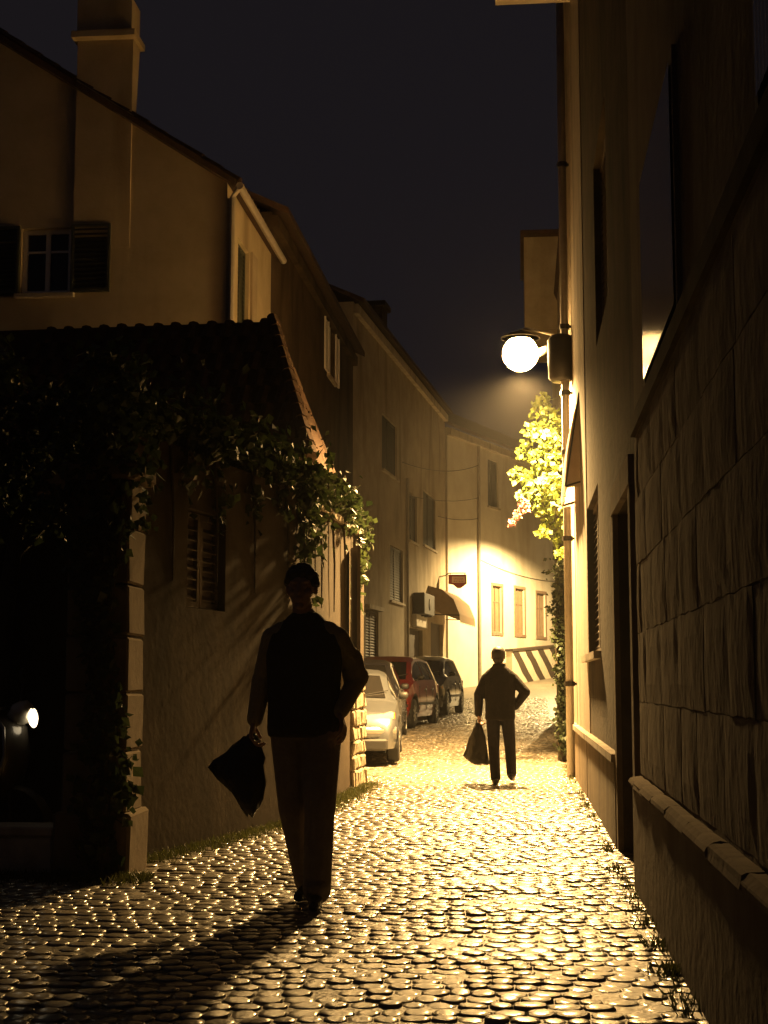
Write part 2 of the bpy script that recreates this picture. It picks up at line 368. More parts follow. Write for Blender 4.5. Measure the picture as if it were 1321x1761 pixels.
# ================================================================ GROUND AND ROAD
def sheet(name, xs, ys, zf, m):
    b = MB(); nx = len(xs)
    for y in ys:
        for x in xs: b.v.append((x, y, zf(x, y)))
    for j in range(len(ys)-1):
        for i in range(nx-1): b.f.append((j*nx+i, j*nx+i+1, (j+1)*nx+i+1, (j+1)*nx+i))
    o = b.build(name, m, fix=False, smooth=True); o['kind'] = 'structure'; return o
sheet('ground', [-300, -60, -20, -8, 0, 8, 20, 60, 300], [-60, -20, 0, 10, 22, 30.4, 40, 48, 57, 64, 90, 200, 500], lambda x, y: gz(y)-.06, M['ground'])
W1P = [(-2.66, 9.75), (-2.07, 12.8), (-1.93, 17.75)]
def left_bound(y):
    if y < 9.3: return -4.6
    if y < 9.75: return -2.7
    if y < 17.75: return float(np.interp(y, [9.75, 12.8, 17.75], [-2.66, -2.07, -1.93]))
    return -4.35
def ub(x, y): return .012*noise.noise(Vector((x*.7, y*.5, 3.1)))+.006*noise.noise(Vector((x*2.3, y*2., 7.7)))
CEND = 47.0
def roadm():
    m = mat('worn_paving', (.12, .105, .08), .5, (.22, .19, .145), 2.2, bump=0, rough_var=.1, spec=.55)
    n = m.node_tree.nodes; l = m.node_tree.links; b = n['Principled BSDF']
    tc = n.new('ShaderNodeTexCoord'); v = n.new('ShaderNodeTexVoronoi'); v.inputs['Scale'].default_value = 7; v.feature = 'F1'; l.new(tc.outputs['Object'], v.inputs[0])
    bp = n.new('ShaderNodeBump'); bp.invert = True; bp.inputs['Strength'].default_value = .8; bp.inputs['Distance'].default_value = .02
    l.new(v.outputs['Distance'], bp.inputs['Height']); l.new(bp.outputs[0], b.inputs['Normal']); return m
road = sheet('road', list(np.linspace(-5, 1.0, 14)), list(np.linspace(-4, CEND, 110)), lambda x, y: gz(y)+ub(x, y)-.006, M['bed'])
far_ys = [CEND, 48, 52, 57, 60, 64, 70, 80]
b = MB()
for y in far_ys:
    for k in range(9):
        x0 = -6; x1 = 1.2 if y < 36 else 1.2+.6*(y-36); b.v.append((x0+(x1-x0)*k/8, y, gz(y)))
for j in range(len(far_ys)-1):
    for i in range(8): b.f.append((j*9+i, j*9+i+1, (j+1)*9+i+1, (j+1)*9+i))
b.build('road_bend', roadm(), fix=False)['kind'] = 'structure'

def cobbles():
    rows = []; y = 2.4; k = 0
    while y < CEND:
        d = random.uniform(.095, .125); lb = left_bound(y+.12)+.02
        x = lb+random.uniform(0, .1)
        while x < .68:
            wd = random.uniform(.08, .135)
            if random.random() > .006:
                yy = y+.16*math.sin(x*.9+.05*y)+.05*math.sin(x*2.7+y*.6)+random.uniform(-.008, .008)
                rows.append((x+wd/2, yy, wd*random.uniform(.95, 1.02), d*random.uniform(.95, 1.03), random.uniform(-.09, .09), random.gauss(0, .026), random.gauss(0, .022), random.gauss(0, .003)))
            x += wd
        y += d
    return np.array(rows)
cob = cobbles()
nO = 8; ang = np.arange(nO)*2*np.pi/nO+np.pi/8
def ringp(s, z, sq):   # superellipse octagon
    c, s_ = np.cos(ang), np.sin(ang); r = (np.abs(c)**sq+np.abs(s_)**sq)**(-1/sq); return np.stack([c*r*.5*s, s_*r*.5*s, np.full(nO, z)], 1)
base = np.concatenate([ringp(1.0, -.045, 5), ringp(1.0, -.006, 5), ringp(.88, -.0006, 4.5), ringp(.55, .0012, 3.5), [[0, 0, .0016]]])
cf = []
for rr in range(3):
    for j in range(nO): cf.append((rr*nO+j, rr*nO+(j+1) % nO, (rr+1)*nO+(j+1) % nO, (rr+1)*nO+j))
ctri = [(3*nO+j, 3*nO+(j+1) % nO, 4*nO) for j in range(nO)]
# pick the 300 that show largest
px_, keep = [], []
for i, c in enumerate(cob):
    d = Vector((c[0], c[1], 0))-CAMP; zc = d.dot(Fv); X = CX+FPX*d.dot(Rv)/zc; Y = CY-FPX*d.dot(Uv)/zc
    px_.append(c[1] if (10 < X < 1310 and Y < 1752) else 999)
order = np.argsort(px_)[:290]; single = set(order.tolist())
protos = []
for v in range(8):
    jv = base.copy(); jv[:, :2] *= 1+rng.uniform(-.05, .05, (len(base), 2)); jv[:, 2] += rng.uniform(-.002, .002, len(base))
    me = bpy.data.meshes.new('cobble'); me.from_pydata(jv.tolist(), [], cf+ctri); me.update()
    for p in me.polygons: p.use_smooth = True
    me.materials.append(M['cobble']); protos.append(me)
for i in order:
    x, y, wd, d, rz, rx, ry, dz = cob[i]; o = bpy.data.objects.new('cobble', protos[i % 8]); C.objects.link(o); o.parent = road
    o.location = (x, y, gz(y)+ub(x, y)+dz); o.rotation_euler = (rx, ry, rz); o.scale = (wd, d, 1)
rest = np.array([c for i, c in enumerate(cob) if i not in single])
nb = len(base); N = len(rest)
V = np.repeat(base[None], N, 0); V[:, :, :2] *= 1+rng.uniform(-.05, .05, (N, nb, 2)); V[:, :, 0] *= rest[:, 2, None]; V[:, :, 1] *= rest[:, 3, None]
V[:, :, 2] += V[:, :, 0]*-rest[:, 6, None]+V[:, :, 1]*rest[:, 5, None]
cz, sz_ = np.cos(rest[:, 4])[:, None], np.sin(rest[:, 4])[:, None]; X = V[:, :, 0]*cz-V[:, :, 1]*sz_; Y = V[:, :, 0]*sz_+V[:, :, 1]*cz
V[:, :, 0] = X+rest[:, 0, None]; V[:, :, 1] = Y+rest[:, 1, None]
V[:, :, 2] += (np.array([gz(c[1])+ub(c[0], c[1]) for c in rest])+rest[:, 7])[:, None]
quads = (np.array(cf)[None]+(np.arange(N)*nb)[:, None, None]).reshape(-1, 4); tris = (np.array(ctri)[None]+(np.arange(N)*nb)[:, None, None]).reshape(-1, 3)
me = bpy.data.meshes.new('cobbles'); me.from_pydata(V.reshape(-1, 3).tolist(), [], quads.tolist()+tris.tolist()); me.update()
me.polygons.foreach_set('use_smooth', np.ones(len(me.polygons), bool)); me.materials.append(M['cobble'])
co = bpy.data.objects.new('cobbles', me); C.objects.link(co); co.parent = road; co['kind'] = 'stuff'

# ================================================================ RIGHT SIDE
XR = .70
def rough_block(mb, W, a0, a1, z0, z1, p, dep, amp):
    nx, nz = 7, 5; fr = []
    for j in range(nz):
        for i in range(nx):
            u_, v_ = i/(nx-1), j/(nz-1); a = a0+(a1-a0)*u_; z = z0+(z1-z0)*v_
            e = min(u_*(a1-a0), (1-u_)*(a1-a0), v_*(z1-z0), (1-v_)*(z1-z0)); q = W.P(a, 0, z)
            d = p+amp*noise.noise(q*5.5)+amp*.6*noise.noise(q*14)-(amp*1.1 if e < .001 else 0)
            if e < .001: a += .007*noise.noise(q*9+Vector((3, 1, 7))); z += .009*noise.noise(q*8+Vector((7, 5, 1)))
            fr.append(W.P(a, d, z))
    bd = [i for i in range(nx)]+[j*nx+nx-1 for j in range(1, nz)]+[(nz-1)*nx+i for i in range(nx-2, -1, -1)]+[j*nx for j in range(nz-2, 0, -1)]
    bk = [fr[i]-W.n*dep for i in bd]; n0 = len(fr)
    mb.add(fr+bk, [(j*nx+i, j*nx+i+1, (j+1)*nx+i+1, (j+1)*nx+i) for j in range(nz-1) for i in range(nx-1)]+[(bd[k], bd[(k+1) % len(bd)], n0+(k+1) % len(bd), n0+k) for k in range(len(bd))]+[tuple(range(n0, n0+len(bd)))])
def blocks(W, root, org, a0, a1, z0, z1, course, lmin, lmax, m, proud=.012, ch=.014, dep=.1, holes=(), name='stone', gap=.012, jit=.004, amp=0):
    z = z0
    while z < z1-.08:
        h = min(course*random.uniform(.85, 1.15), z1-z)
        if z1-(z+h) < .1: h = z1-z
        a = a0-random.uniform(0, lmin)
        while a < a1-.05:
            l = random.uniform(lmin, lmax); b0, b1 = max(a, a0), min(a+l, a1)
            if b1-b0 > .06 and not any(q[0]-.001 < b1-.02 and b0+.02 < q[1] and q[2] < z+h-.02 and z+.02 < q[3] for q in holes):
                p = proud+random.uniform(-.3, .5)*proud
                mb = MB()
                if amp: rough_block(mb, W, b0+gap/2, b1-gap/2, z+gap/2, z+h-gap/2, p, dep, amp)
                else: mb.cbox(W.P((b0+b1)/2, p-dep/2, z+h/2), (b1-b0-gap, dep, h-gap), ch, M=W.M, jit=jit)
                mb.build(name, m, root, org, local=W.P((b0+b1)/2, p-dep/2, z+h/2))
            a += l
        z += h
# near stone house
org = Vector((XR, 3, 0))
nr = thing('stone_house', 'tall dark stone house filling the right edge, nearest the camera', 'house', org)
Wn = Wall((XR, -2.5), (XR, 8.9), (-1, 0))
wh = Wn.rect(1112, 215, 1172, 612); wh = (Wn.px(1172, 500)[0], Wn.px(1112, 500)[0], 2.815, 3.95)
wh2 = (Wn.px(1400, 100)[0], Wn.px(1313, 100)[0], 2.815, 3.95)
Wn.open = [wh, wh2]
b = MB(); Wn.solid(b, -.1, 10.5, th=.5, rev=.05); b.build('wall', M['plaster_brown'], nr, org)
b = MB(); Wn.bx(b, .0, Wn.L, -.002, .055, -.1, .60); b.build('plinth', M['plaster_brown'], nr, org)
a = .2
while a < Wn.L-.05:    # worn rounded coping stones on the plinth
    l = min(random.uniform(.5, .85), Wn.L-a)
    b = MB(); pr = []
    for k in range(7):
        th = math.pi/2-math.pi*k/6*.95; pr.append((.025+.055*math.cos(th)+random.uniform(-.006, .006), .62+.035*math.sin(th)+random.uniform(-.006, .006)))
    pr = [(-.0, .655)]+pr+[(-.0, .585)]; n = len(pr)
    for q in (a+.006, a+l*.5, a+l-.006):
        j = random.uniform(-.007, .007)
        for d, z in pr: b.v.append(tuple(Wn.P(q, d+j, z+j)))
    for r_ in range(2):
        for k in range(n): b.f.append((r_*n+k, r_*n+(k+1) % n, (r_+1)*n+(k+1) % n, (r_+1)*n+k))
    b.f += [tuple(range(n)), tuple(range(2*n, 3*n))[::-1]]
    b.build('coping_stone', M['ashlar'], nr, org, local=Wn.P(a+l/2, .03, .62)); a += l
blocks(Wn, nr, org, 4.6, Wn.L, .67, 2.66, .40, .55, .95, M['ashlar'], proud=.008, gap=.006, amp=.0042)
b = MB(); Wn.bx(b, 0, Wn.L, -.002, .028, 2.70, 2.80); b.build('string_course', M['plaster_dark'], nr, org)
# ribbed metal roller shutters in the upper windows
for hh in (wh, wh2):
    b = MB(); a = hh[0]+.03; k = 0
    W_ = (hh[1]-hh[0]-.06); nrib = int(W_/.055); vs = []
    for i in range(nrib*4+1):
        s = hh[0]+.03+W_*i/(nrib*4); d = .03+(.0009, .0018, .0009, 0)[i % 4]
        vs += [Wn.P(s, d, hh[2]+.02), Wn.P(s, d, hh[3]-.02)]
    b.add(vs, [(2*i, 2*i+2, 2*i+3, 2*i+1) for i in range(nrib*4)]); b.build('ribbed_shutter', M['alu'], nr, org, smooth=True)
    b = MB(); t = .035
    Wn.bx(b, hh[0]-t, hh[0]+.02, -.04, .022, hh[2]-.02, hh[3]+.03); Wn.bx(b, hh[1]-.02, hh[1]+t, -.04, .022, hh[2]-.02, hh[3]+.03); Wn.bx(b, hh[0]+.021, hh[1]-.021, -.04, .02, hh[3]-.02, hh[3]+.03)
    b.build('shutter_frame', M['plaster_grey'], nr, org)

# second house on the right, with the doorway, lamp bracket and pipe
org = Vector((XR, 14, 0))
r2 = thing('plastered_house', 'plastered house on the right wall carrying the lit street lamp', 'house', org)
W2 = Wall((XR+.02, 8.905), (XR+.01, 15.6), (-1, 0)); W2b = Wall((XR, 15.602), (XR, 22.0), (-1, 0))
door_h = (.42, 1.95, -.1, 2.45)
wn2 = W2.rect(1009, 868, 1031, 1105); wn2 = (wn2[0], wn2[1], 1.5, 3.05)
up2 = (W2.px(1046, 500)[0], W2.px(1024, 500)[0], 4.3, 6.0)
W2.open = [door_h, wn2, up2]
b = MB(); W2.solid(b, -.1, 11.2, th=.6, rev=.30); b.build('wall', M['dark_stone'], r2, org)
b = MB(); W2b.solid(b, -.1, 11.2, th=.6, rev=.30); b.build('pale_wall', M['plaster_grey'], r2, org)
b = MB(); pw = (door_h[1]-door_h[0])/6
dr = None
for k in range(6):
    q = MB(); q.cbox(W2.P(door_h[0]+pw*(k+.5), -.27, 1.22), (pw-.008, .05, 2.44), .006, M=W2.M)
    if k == 0: dr = q.build('door', M['wood'], r2, org)
    else: q.build('plank', M['wood'], dr, org)
b = MB(); W2.bx(b, door_h[0]-.16, door_h[0]-.001, -.02, .04, 0, 2.45); W2.bx(b, door_h[1]+.001, door_h[1]+.16, -.02, .04, 0, 2.45); W2.bx(b, door_h[0]-.16, door_h[1]+.16, -.02, .045, 2.451, 2.64); b.build('door_surround', M['ashlar'], r2, org)
for hh in (wn2, up2): window(W2, r2, org, hh, 'closed', rev=.30, shut='shutter_brown', sill=hh is wn2)
b = MB(); W2.bx(b, 2.15, W2.L, -.002, .045, -.1, .62); W2b.bx(b, 0, W2b.L, -.002, .04, -.1, .62); b.build('plinth', M['plaster_brown'], r2, org)
b = MB(); W2.bx(b, 2.15, W2.L, -.002, .07, .62, .68); W2b.bx(b, 0, W2b.L, -.002, .065, .62, .68); b.build('plinth_coping', M['plaster_grey'], r2, org)
# slab of an upper balcony, over the street
q = at(852, 9, 17.9)
b = MB(); b.box((q.x+.5, 17.3, q.z+.07), (1.0, 1.2, .14)); b.box((q.x+.53, 17.3, q.z+.19), (.98, 1.1, .10)); b.build('balcony_slab', M['limestone'], r2, org)
# rain pipe
pp = thing('rain_pipe', 'pale vertical rain pipe behind the lamp bracket on the right', 'pipe', (XR-.09, 19.2, 0))
b = MB(); b.tube([(XR-.09, 19.2, z) for z in (.0, 3, 6, 10.9)], .055, 10); b.build('pipe', M['zinc'], pp, (XR-.09, 19.2, 0), smooth=True)
for z in (1.2, 3.1, 4.25, 5.05, 5.95, 8.2):
    b = MB(); b.lathe([(.058, -.03), (.072, -.03), (.072, .03), (.058, .03)], (XR-.09, 19.2, z), 10); b.box((XR-.02, 19.2, z), (.10, .03, .03)); b.build('bracket', M['iron'], pp, (XR-.09, 19.2, 0))
# small canvas canopy folded down the wall
o_ = Vector((XR, 17.6, 3.5)); cn = thing('canopy', 'small pale canvas canopy hanging on the right wall below the lamp', 'awning', o_)
b = MB()
y0, y1 = 17.0, 18.9
prof = [(XR-.01, 4.62), (XR-.09, 4.25), (XR-.15, 3.9), (XR-.18, 3.58), (XR-.17, 3.48)]
n = 9
for i, (x, z) in enumerate(prof):
    for k in range(n):
        f = k/(n-1); b.v.append((x-.012*math.sin(f*9*math.pi)*(i > 0), y0+(y1-y0)*f, z+.03*math.sin(f*5*math.pi)*(i == 4)))
for i, (x, z) in enumerate(prof):
    for k in range(n):
        f = k/(n-1); b.v.append((x+.012-.012*math.sin(f*9*math.pi)*(i > 0), y0+(y1-y0)*f, z-.012+.03*math.sin(f*5*math.pi)*(i == 4)))
q = len(prof)*n
for i in range(len(prof)-1):
    for k in range(n-1):
        b.f.append((i*n+k, i*n+k+1, (i+1)*n+k+1, (i+1)*n+k)); b.f.append((q+i*n+k, q+(i+1)*n+k, q+(i+1)*n+k+1, q+i*n+k+1))
b.build('canvas', M['canvas_pale'], cn, o_, smooth=True)
for yy in (y0, y1):
    b = MB(); b.add([(XR, yy, 4.6)]+[(x+.006, yy, z) for x, z in prof]+[(XR, yy, 3.5)], [tuple(range(len(prof)+2))]); b.build('side_flap', M['canvas_pale'], cn, o_, fix=False)
    b = MB(); b.tube([(XR-.0, yy, 4.62), (XR-.175, yy, 3.5)], .012, 6); b.tube([(XR, yy, 3.55), (XR-.175, yy, 3.5)], .012, 6); b.build('arm', M['iron'], cn, o_)
# third house on the right, up to the bend
org = Vector((.8, 28, gz(28))); r3 = thing('vine_house', 'house at the bend on the right behind the vine, with an overhanging bay', 'house', org)
W3 = Wall((.82, 22.005), (.80, 35.0), (-1, 0)); b = MB(); W3.solid(b, -.1, 9.2, th=.5); b.build('wall', M['plaster_pale'], r3, org)
W3b = Wall((.80, 35.0), (6.5, 50), (-1, .38)); b = MB(); W3b.solid(b, -.1, 9.0, th=.5); b.build('side_wall', M['plaster_pale'], r3, org)
p = at(901, 408, 30); zt = p.z
b = MB(); b.hexa([(p.x, 30, zt-2.0), (1.0, 30, zt-2.0), (1.0, 33.2, zt-2.0), (p.x, 33.2, zt-2.0), (p.x, 30, zt), (1.0, 30, zt), (1.0, 33.2, zt), (p.x, 33.2, zt)]); b.build('upper_bay', M['plaster_pale'], r3, org)
b = MB(); b.box((p.x/2+.45, 31.6, zt+.06), (1.05-p.x, 3.5, .1)); b.build('bay_roof', M['tile'], r3, org)
b = MB(); b.hexa([(.8, 22.01, 9.2), (6, 22.01, 11.8), (6, 35, 11.8), (.8, 35, 9.2), (.74, 22.01, 9.35), (6, 22.01, 12), (6, 35, 12), (.74, 35, 9.35)]); b.build('roof', M['tile'], r3, org)

# thin scattering volume, added to give the lamp a glow
b = MB(); b.box((0, 80, 15), (560, 430, 32.5)); hz = b.build('glow_haze', M['ground'], None); hz['kind'] = 'stuff'
hm = bpy.data.materials.new('glow_volume'); hm.use_nodes = True; hn = hm.node_tree; hn.nodes.remove(hn.nodes['Principled BSDF'])
pv = hn.nodes.new('ShaderNodeVolumePrincipled'); pv.inputs['Color'].default_value = (.9, .9, .9, 1); pv.inputs['Density'].default_value = GLOW_HAZE; pv.inputs['Anisotropy'].default_value = .72
hn.links.new(pv.outputs[0], hn.nodes['Material Output'].inputs['Volume']); hz.data.materials.clear(); hz.data.materials.append(hm)

# ================================================================ STREET LAMPS
def globe_lamp(name, pos, wall_x, watts, label):
    root = thing(name, label, 'street lamp', (wall_x, pos.y, pos.z), group='street lamps'); O = root.location.copy()
    b = MB(); prof = [(.001, -.25)]+[(.25*math.cos(t), .25*math.sin(t)) for t in np.linspace(-1.4, .95, 14)]; b.lathe(prof, pos, 20)
    b.build('globe', M['lamp_glow'], root, O, smooth=True)
    b = MB(); b.lathe([(.27, .215), (.27, .23), (.15, .29), (.05, .31), (.03, .34), (.01, .34), (.05, .29), (.14, .265), (.26, .215)], pos, 24); b.build('cap', M['iron'], root, O, smooth=True)
    b = MB(); b.tube([pos+Vector((.24, 0, 0)), Vector((wall_x-.2, pos.y-.6, pos.z-.02))], [.06, .05], 10); b.tube([pos+Vector((0, 0, .33)), pos+Vector((.1, 0, .36)), Vector((wall_x-.02, pos.y, pos.z+.2))], .018, 8); b.build('bracket', M['rim'], root, O, smooth=True)
    b = MB(); b.lathe([(.12, -.45), (.17, -.40), (.18, -.1), (.18, .12), (.14, .18), (.03, .2)], (wall_x-.14, pos.y-.75, pos.z-.12), 16); b.build('ballast_housing', M['black_plastic'], root, O, smooth=True)
    l = bpy.data.lights.new('reflector_light', 'SPOT'); l.spot_size = R(160); l.spot_blend = .6; l.shadow_soft_size = .16; l.energy = watts; l.color = WARM
    lo = bpy.data.objects.new('reflector_light', l); C.objects.link(lo); lo.parent = root; lo.location = pos-O-Vector((0, 0, .262))
    return root
lm = globe_lamp('street_lamp', LAMP1, XR, LAMP1_DOWN, 'lit globe street lamp on an iron bracket above the vine')
M['lamp_glow'].node_tree.nodes['Principled BSDF'].inputs['Emission Strength'].default_value = LAMP1_W
# second lamp round the bend: shaded head on a post
o2 = Vector((2.65, LAMP2.y, gz(LAMP2.y))); sl = thing('street_lamp', 'shaded street lamp on a post round the bend', 'street lamp', o2, group='street lamps')
b = MB(); b.tube([o2, o2+Vector((0, 0, 5)), Vector((o2.x, o2.y, LAMP2.z+.25)), Vector((o2.x-.1, o2.y, LAMP2.z+.38)), LAMP2+Vector((0, 0, .3))], [.07, .05, .045, .04, .035], 10); b.build('post', M['iron'], sl, o2, smooth=True)
b = MB(); b.lathe([(.05, .3), (.08, .28), (.28, .08), (.30, .06), (.28, .065), (.06, .25)], LAMP2, 20); b.build('shade', M['iron'], sl, o2, smooth=True)
b = MB(); b.lathe([(.01, -.02), (.06, .02), (.07, .08), (.04, .16), (.01, .2)], LAMP2, 12); b.build('bulb', emit('bulb_glow', WARM, 400), sl, o2, smooth=True)
l = bpy.data.lights.new('lamp_light', 'SPOT'); l.energy = LAMP2_W; l.color = WARM2; l.spot_size = R(166); l.spot_blend = .3; l.shadow_soft_size = .08
lo = bpy.data.objects.new('lamp_light', l); C.objects.link(lo); lo.parent = sl; lo.location = LAMP2-o2+Vector((0, 0, -.09))

# ================================================================ LEFT SIDE: garden wall, pier, low wall
org = Vector((-2.2, 13.5, 0)); gw = thing('garden_wall', 'dark rendered wall on the left, topped with hanging ivy', 'wall', org)
GWZ = 2.95
Wa = Wall(W1P[0], W1P[1], (1, -.3)); Wb = Wall(W1P[1], W1P[2], (1, 0))
h1 = Wa.rect(322, 882, 388, 1048); Wa.open = [h1]
h2 = (Wb.L-1.15, Wb.L-.35, 1.35, 2.75); Wb.open = [h2]
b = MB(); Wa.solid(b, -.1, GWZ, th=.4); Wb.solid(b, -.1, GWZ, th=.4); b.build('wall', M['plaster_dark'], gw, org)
window(Wa, gw, org, h1, 'closed', shut='shutter_brown', sill=False); 
window(Wb, gw, org, h2, 'plain', frame='frame_brown')
# louvred leaf standing open, square to the wall
b = MB(); Wx = Wall(Wb.P(h2[0]-.02, .01, 0), Wb.P(h2[0]-.40, .14, 0), (1, 0)); louvre(Wx, b, .02, .38, h2[2], h2[3], 0, .04); b.build('shutter', M['shutter_brown'], gw, org)
blocks(Wb, gw, org, Wb.L-1.1, Wb.L, .0, 1.3, .19, .16, .36, M['rubble'], proud=.03, ch=.02, dep=.12, jit=.014)
We = Wall((W1P[2][0], W1P[2][1]), (W1P[2][0]-.4, W1P[2][1]+.01), (0, 1))
b = MB(); b.hexa([Wb.P(0, .04, GWZ), Wb.P(Wb.L+.05, .04, GWZ), Wb.P(Wb.L+.05, -.45, GWZ), Wb.P(0, -.45, GWZ)]+[Wb.P(0, .04, GWZ+.07), Wb.P(Wb.L+.05, .04, GWZ+.07), Wb.P(Wb.L+.05, -.45, GWZ+.07), Wb.P(0, -.45, GWZ+.07)]); b.build('coping', M['rubble'], gw, org)
# gate pier
org = Vector((-2.72, 9.35, 0)); gp = thing('gate_pier', 'square stone gate pier half hidden by ivy, left of the wall', 'pillar', org)
z = .38
b = MB(); b.cbox((-2.72, 9.35, .18), (.50, .46, .42), .02, jit=.006); b.build('base_stone', M['plaster_brown'], gp, org)
while z < 2.5:
    h = random.uniform(.30, .42); b = MB(); b.cbox((-2.72+random.uniform(-.006, .006), 9.35, z+h/2), (.41, .40, h-.012), .014, jit=.006); b.build('stone', M['plaster_brown'], gp, org, local=(-2.72, 9.35, z+h/2)); z += h
b = MB(); b.cbox((-2.72, 9.35, z+.06), (.52, .50, .12), .025); b.build('cap_stone', M['plaster_brown'], gp, org)
# low wall under the courtyard opening
org = Vector((-3.9, 9.4, 0)); lw = thing('low_wall', 'low pale stone wall closing the dark courtyard left of the pier', 'wall', org)
x = -2.98; 
while x > -5.2:
    l = random.uniform(.4, .62); b = MB(); b.cbox((x-l/2, 9.32, .1), (l-.014, .26, .26), .016, jit=.006); b.build('stone', M['limestone'], lw, org, local=(x-l/2, 9.32, .1)); x -= l
x = -2.98
while x > -5.2:
    l = random.uniform(.6, .9); b = MB(); b.cbox((x-l/2, 9.34, .262), (l-.01, .34, .06), .012); b.build('coping_stone', M['limestone'], lw, org, local=(x-l/2, 9.34, .262)); x -= l
# courtyard back wall keeps the opening dark
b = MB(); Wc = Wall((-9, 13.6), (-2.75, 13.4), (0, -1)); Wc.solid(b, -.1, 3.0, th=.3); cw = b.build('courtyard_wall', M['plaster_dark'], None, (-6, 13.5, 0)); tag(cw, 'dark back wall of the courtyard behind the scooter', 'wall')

# ================================================================ LEFT SIDE: low roofed house, gable house
org = Vector((-4, 20, 0)); lh = thing('low_house', 'low house with a dark tiled hip roof behind the ivy wall', 'house', org)
ec = at(532, 792, 18.1); rt = at(466, 553, 19.6); rl = at(200, 580, 19.6); rl.x -= 2.5; rl.z = rt.z-.05
ez = ec.z; bx0 = rl.x-1.6; yb = 20.8
E = [Vector((ec.x, 18.1, ez)), Vector((ec.x, yb, ez)), Vector((bx0, yb, ez)), Vector((bx0, 18.1, ez))]
b = MB()
for p_, q_, s_ in ((E[3], E[0], (0, -1)), (E[0], E[1], (1, 0)), (E[1], E[2], (0, 1)), (E[2], E[3], (-1, 0))):
    b.quad((p_.x, p_.y, -.1), (q_.x, q_.y, -.1), tuple(q_-Vector((0, 0, .02))), tuple(p_-Vector((0, 0, .02))))
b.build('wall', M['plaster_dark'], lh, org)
b = MB(); b.add([E[0], E[1], E[2], E[3], rt, rl], [(3, 0, 4, 5), (0, 1, 4), (1, 2, 5, 4), (2, 3, 5), (0, 3, 2, 1)]); b.build('roof', M['tile_dark'], lh, org)
tiles_on(lh, org, (bx0+2.0, 18.1, ez), E[0], (rl.x+1.5, rl.y, rl.z), rt, m_='tile_dark', step=.25, row=.33)
tiles_on(lh, org, E[0], E[1], rt, rt+Vector((0, .02, 0)), m_='tile_dark', step=.25, row=.33)
b = MB(); n = 12
for k in range(n):   # hip tiles
    c0 = E[0].lerp(rt, k/n)+Vector((.02, 0, .05)); c1 = E[0].lerp(rt, (k+1.12)/n)+Vector((.02, 0, .05)); b.tube([c0, c1], [.10, .075], 8)
b.build('hip_tiles', M['tile_dark'], lh, org)

org = Vector((-4.3, 24, 0)); gh = thing('gable_house', 'tall ochre house with chimney and gable window at upper left', 'house', org)
HY = 21.0; c_e = at(391, 308, HY); xe = c_e.x; ze = c_e.z
Wg = Wall((xe, HY), (-11.5, HY), (0, -1))
hg = Wg.rect(36, 392, 122, 505); Wg.open = [hg]
b = MB(); Wg.solid(b, -.1, ze, th=.4)
tl = at(0, 72, HY); sl_ = (tl.z-ze)/(xe-tl.x); zr = ze+sl_*(xe+9.5)
b.hexa([(xe, HY, ze), (-9.5, HY, ze), (-9.5, HY+.4, ze), (xe, HY+.4, ze), (xe, HY, ze+.01), (-9.5, HY, zr), (-9.5, HY+.4, zr), (xe, HY+.4, ze+.01)])
b.hexa([(-11.5, HY, ze), (-9.5, HY, ze), (-9.5, HY+.4, ze), (-11.5, HY+.4, ze), (-11.5, HY, zr-1.2), (-9.5, HY, zr), (-9.5, HY+.4, zr), (-11.5, HY+.4, zr-1.2)])
Wf = Wall((xe, HY+.002), (xe+.05, 24.6), (1, 0))
hf = (Wf.px(409, 480)[0], Wf.px(428, 480)[0], Wf.px(418, 560)[1]-.4, Wf.px(418, 420)[1]); Wf.open = [hf]
Wf.solid(b, -.1, ze, th=.4); b.build('wall', M['plaster_ochre'], gh, org)
window(Wg, gh, org, hg, 'plain', frame='frame_white', fw=.07)
b = MB(); louvre(Wg, b, hg[0]-.62, hg[0]-.01, hg[2], hg[3]+.03, .012, .055); b.build('shutter', M['shutter'], gh, org)
b = MB(); louvre(Wg, b, hg[1]+.01, hg[1]+.62, hg[2], hg[3]+.03, .012, .055); b.build('shutter', M['shutter'], gh, org)
window(Wf, gh, org, hf, 'closed')
b = MB(); Wf.bx(b, -.0, .28, -.02, .05, 5, ze-.3); Wf.bx(b, hf[1]+.1, hf[1]+.5, -.02, .04, 5, ze-.6); b.build('pilaster', M['plaster_pale'], gh, org)
b = MB(); b.hexa([(xe+.16, HY-.18, ze-.16), (-9.5, HY-.18, zr-.0), (-9.5, 24.9, zr-.0), (xe+.16, 24.9, ze-.16), (xe+.16, HY-.18, ze-.06), (-9.5, HY-.18, zr+.1), (-9.5, 24.9, zr+.1), (xe+.16, 24.9, ze-.06)])
b.build('roof', M['tile'], gh, org)
tiles_on(gh, org, (xe+.16, HY-.1, ze-.05), (xe+.16, 24.8, ze-.05), (-9.4, HY-.1, zr+.1), (-9.4, 24.8, zr+.1), joined=True)
b = MB(); b.tube([(xe+.22, HY-.15, ze-.16), (xe+.24, 24.8, ze-.16)], .06, 8); b.build('gutter', M['zinc'], gh, org)
b = MB(); b.tube([(xe+.09, HY-.03, 4.5), (xe+.09, HY-.03, ze-.3), (xe+.2, HY-.08, ze-.17)], .045, 8); b.build('downpipe', M['zinc'], gh, org)
ca = at(112, 200, HY-.2); cb = at(224, 200, HY-.2); ct = at(128, 5, HY-.2).z
b = MB(); xm0, xm1 = ca.x+.12, cb.x-.02
cz0 = at(150, 330, HY).z
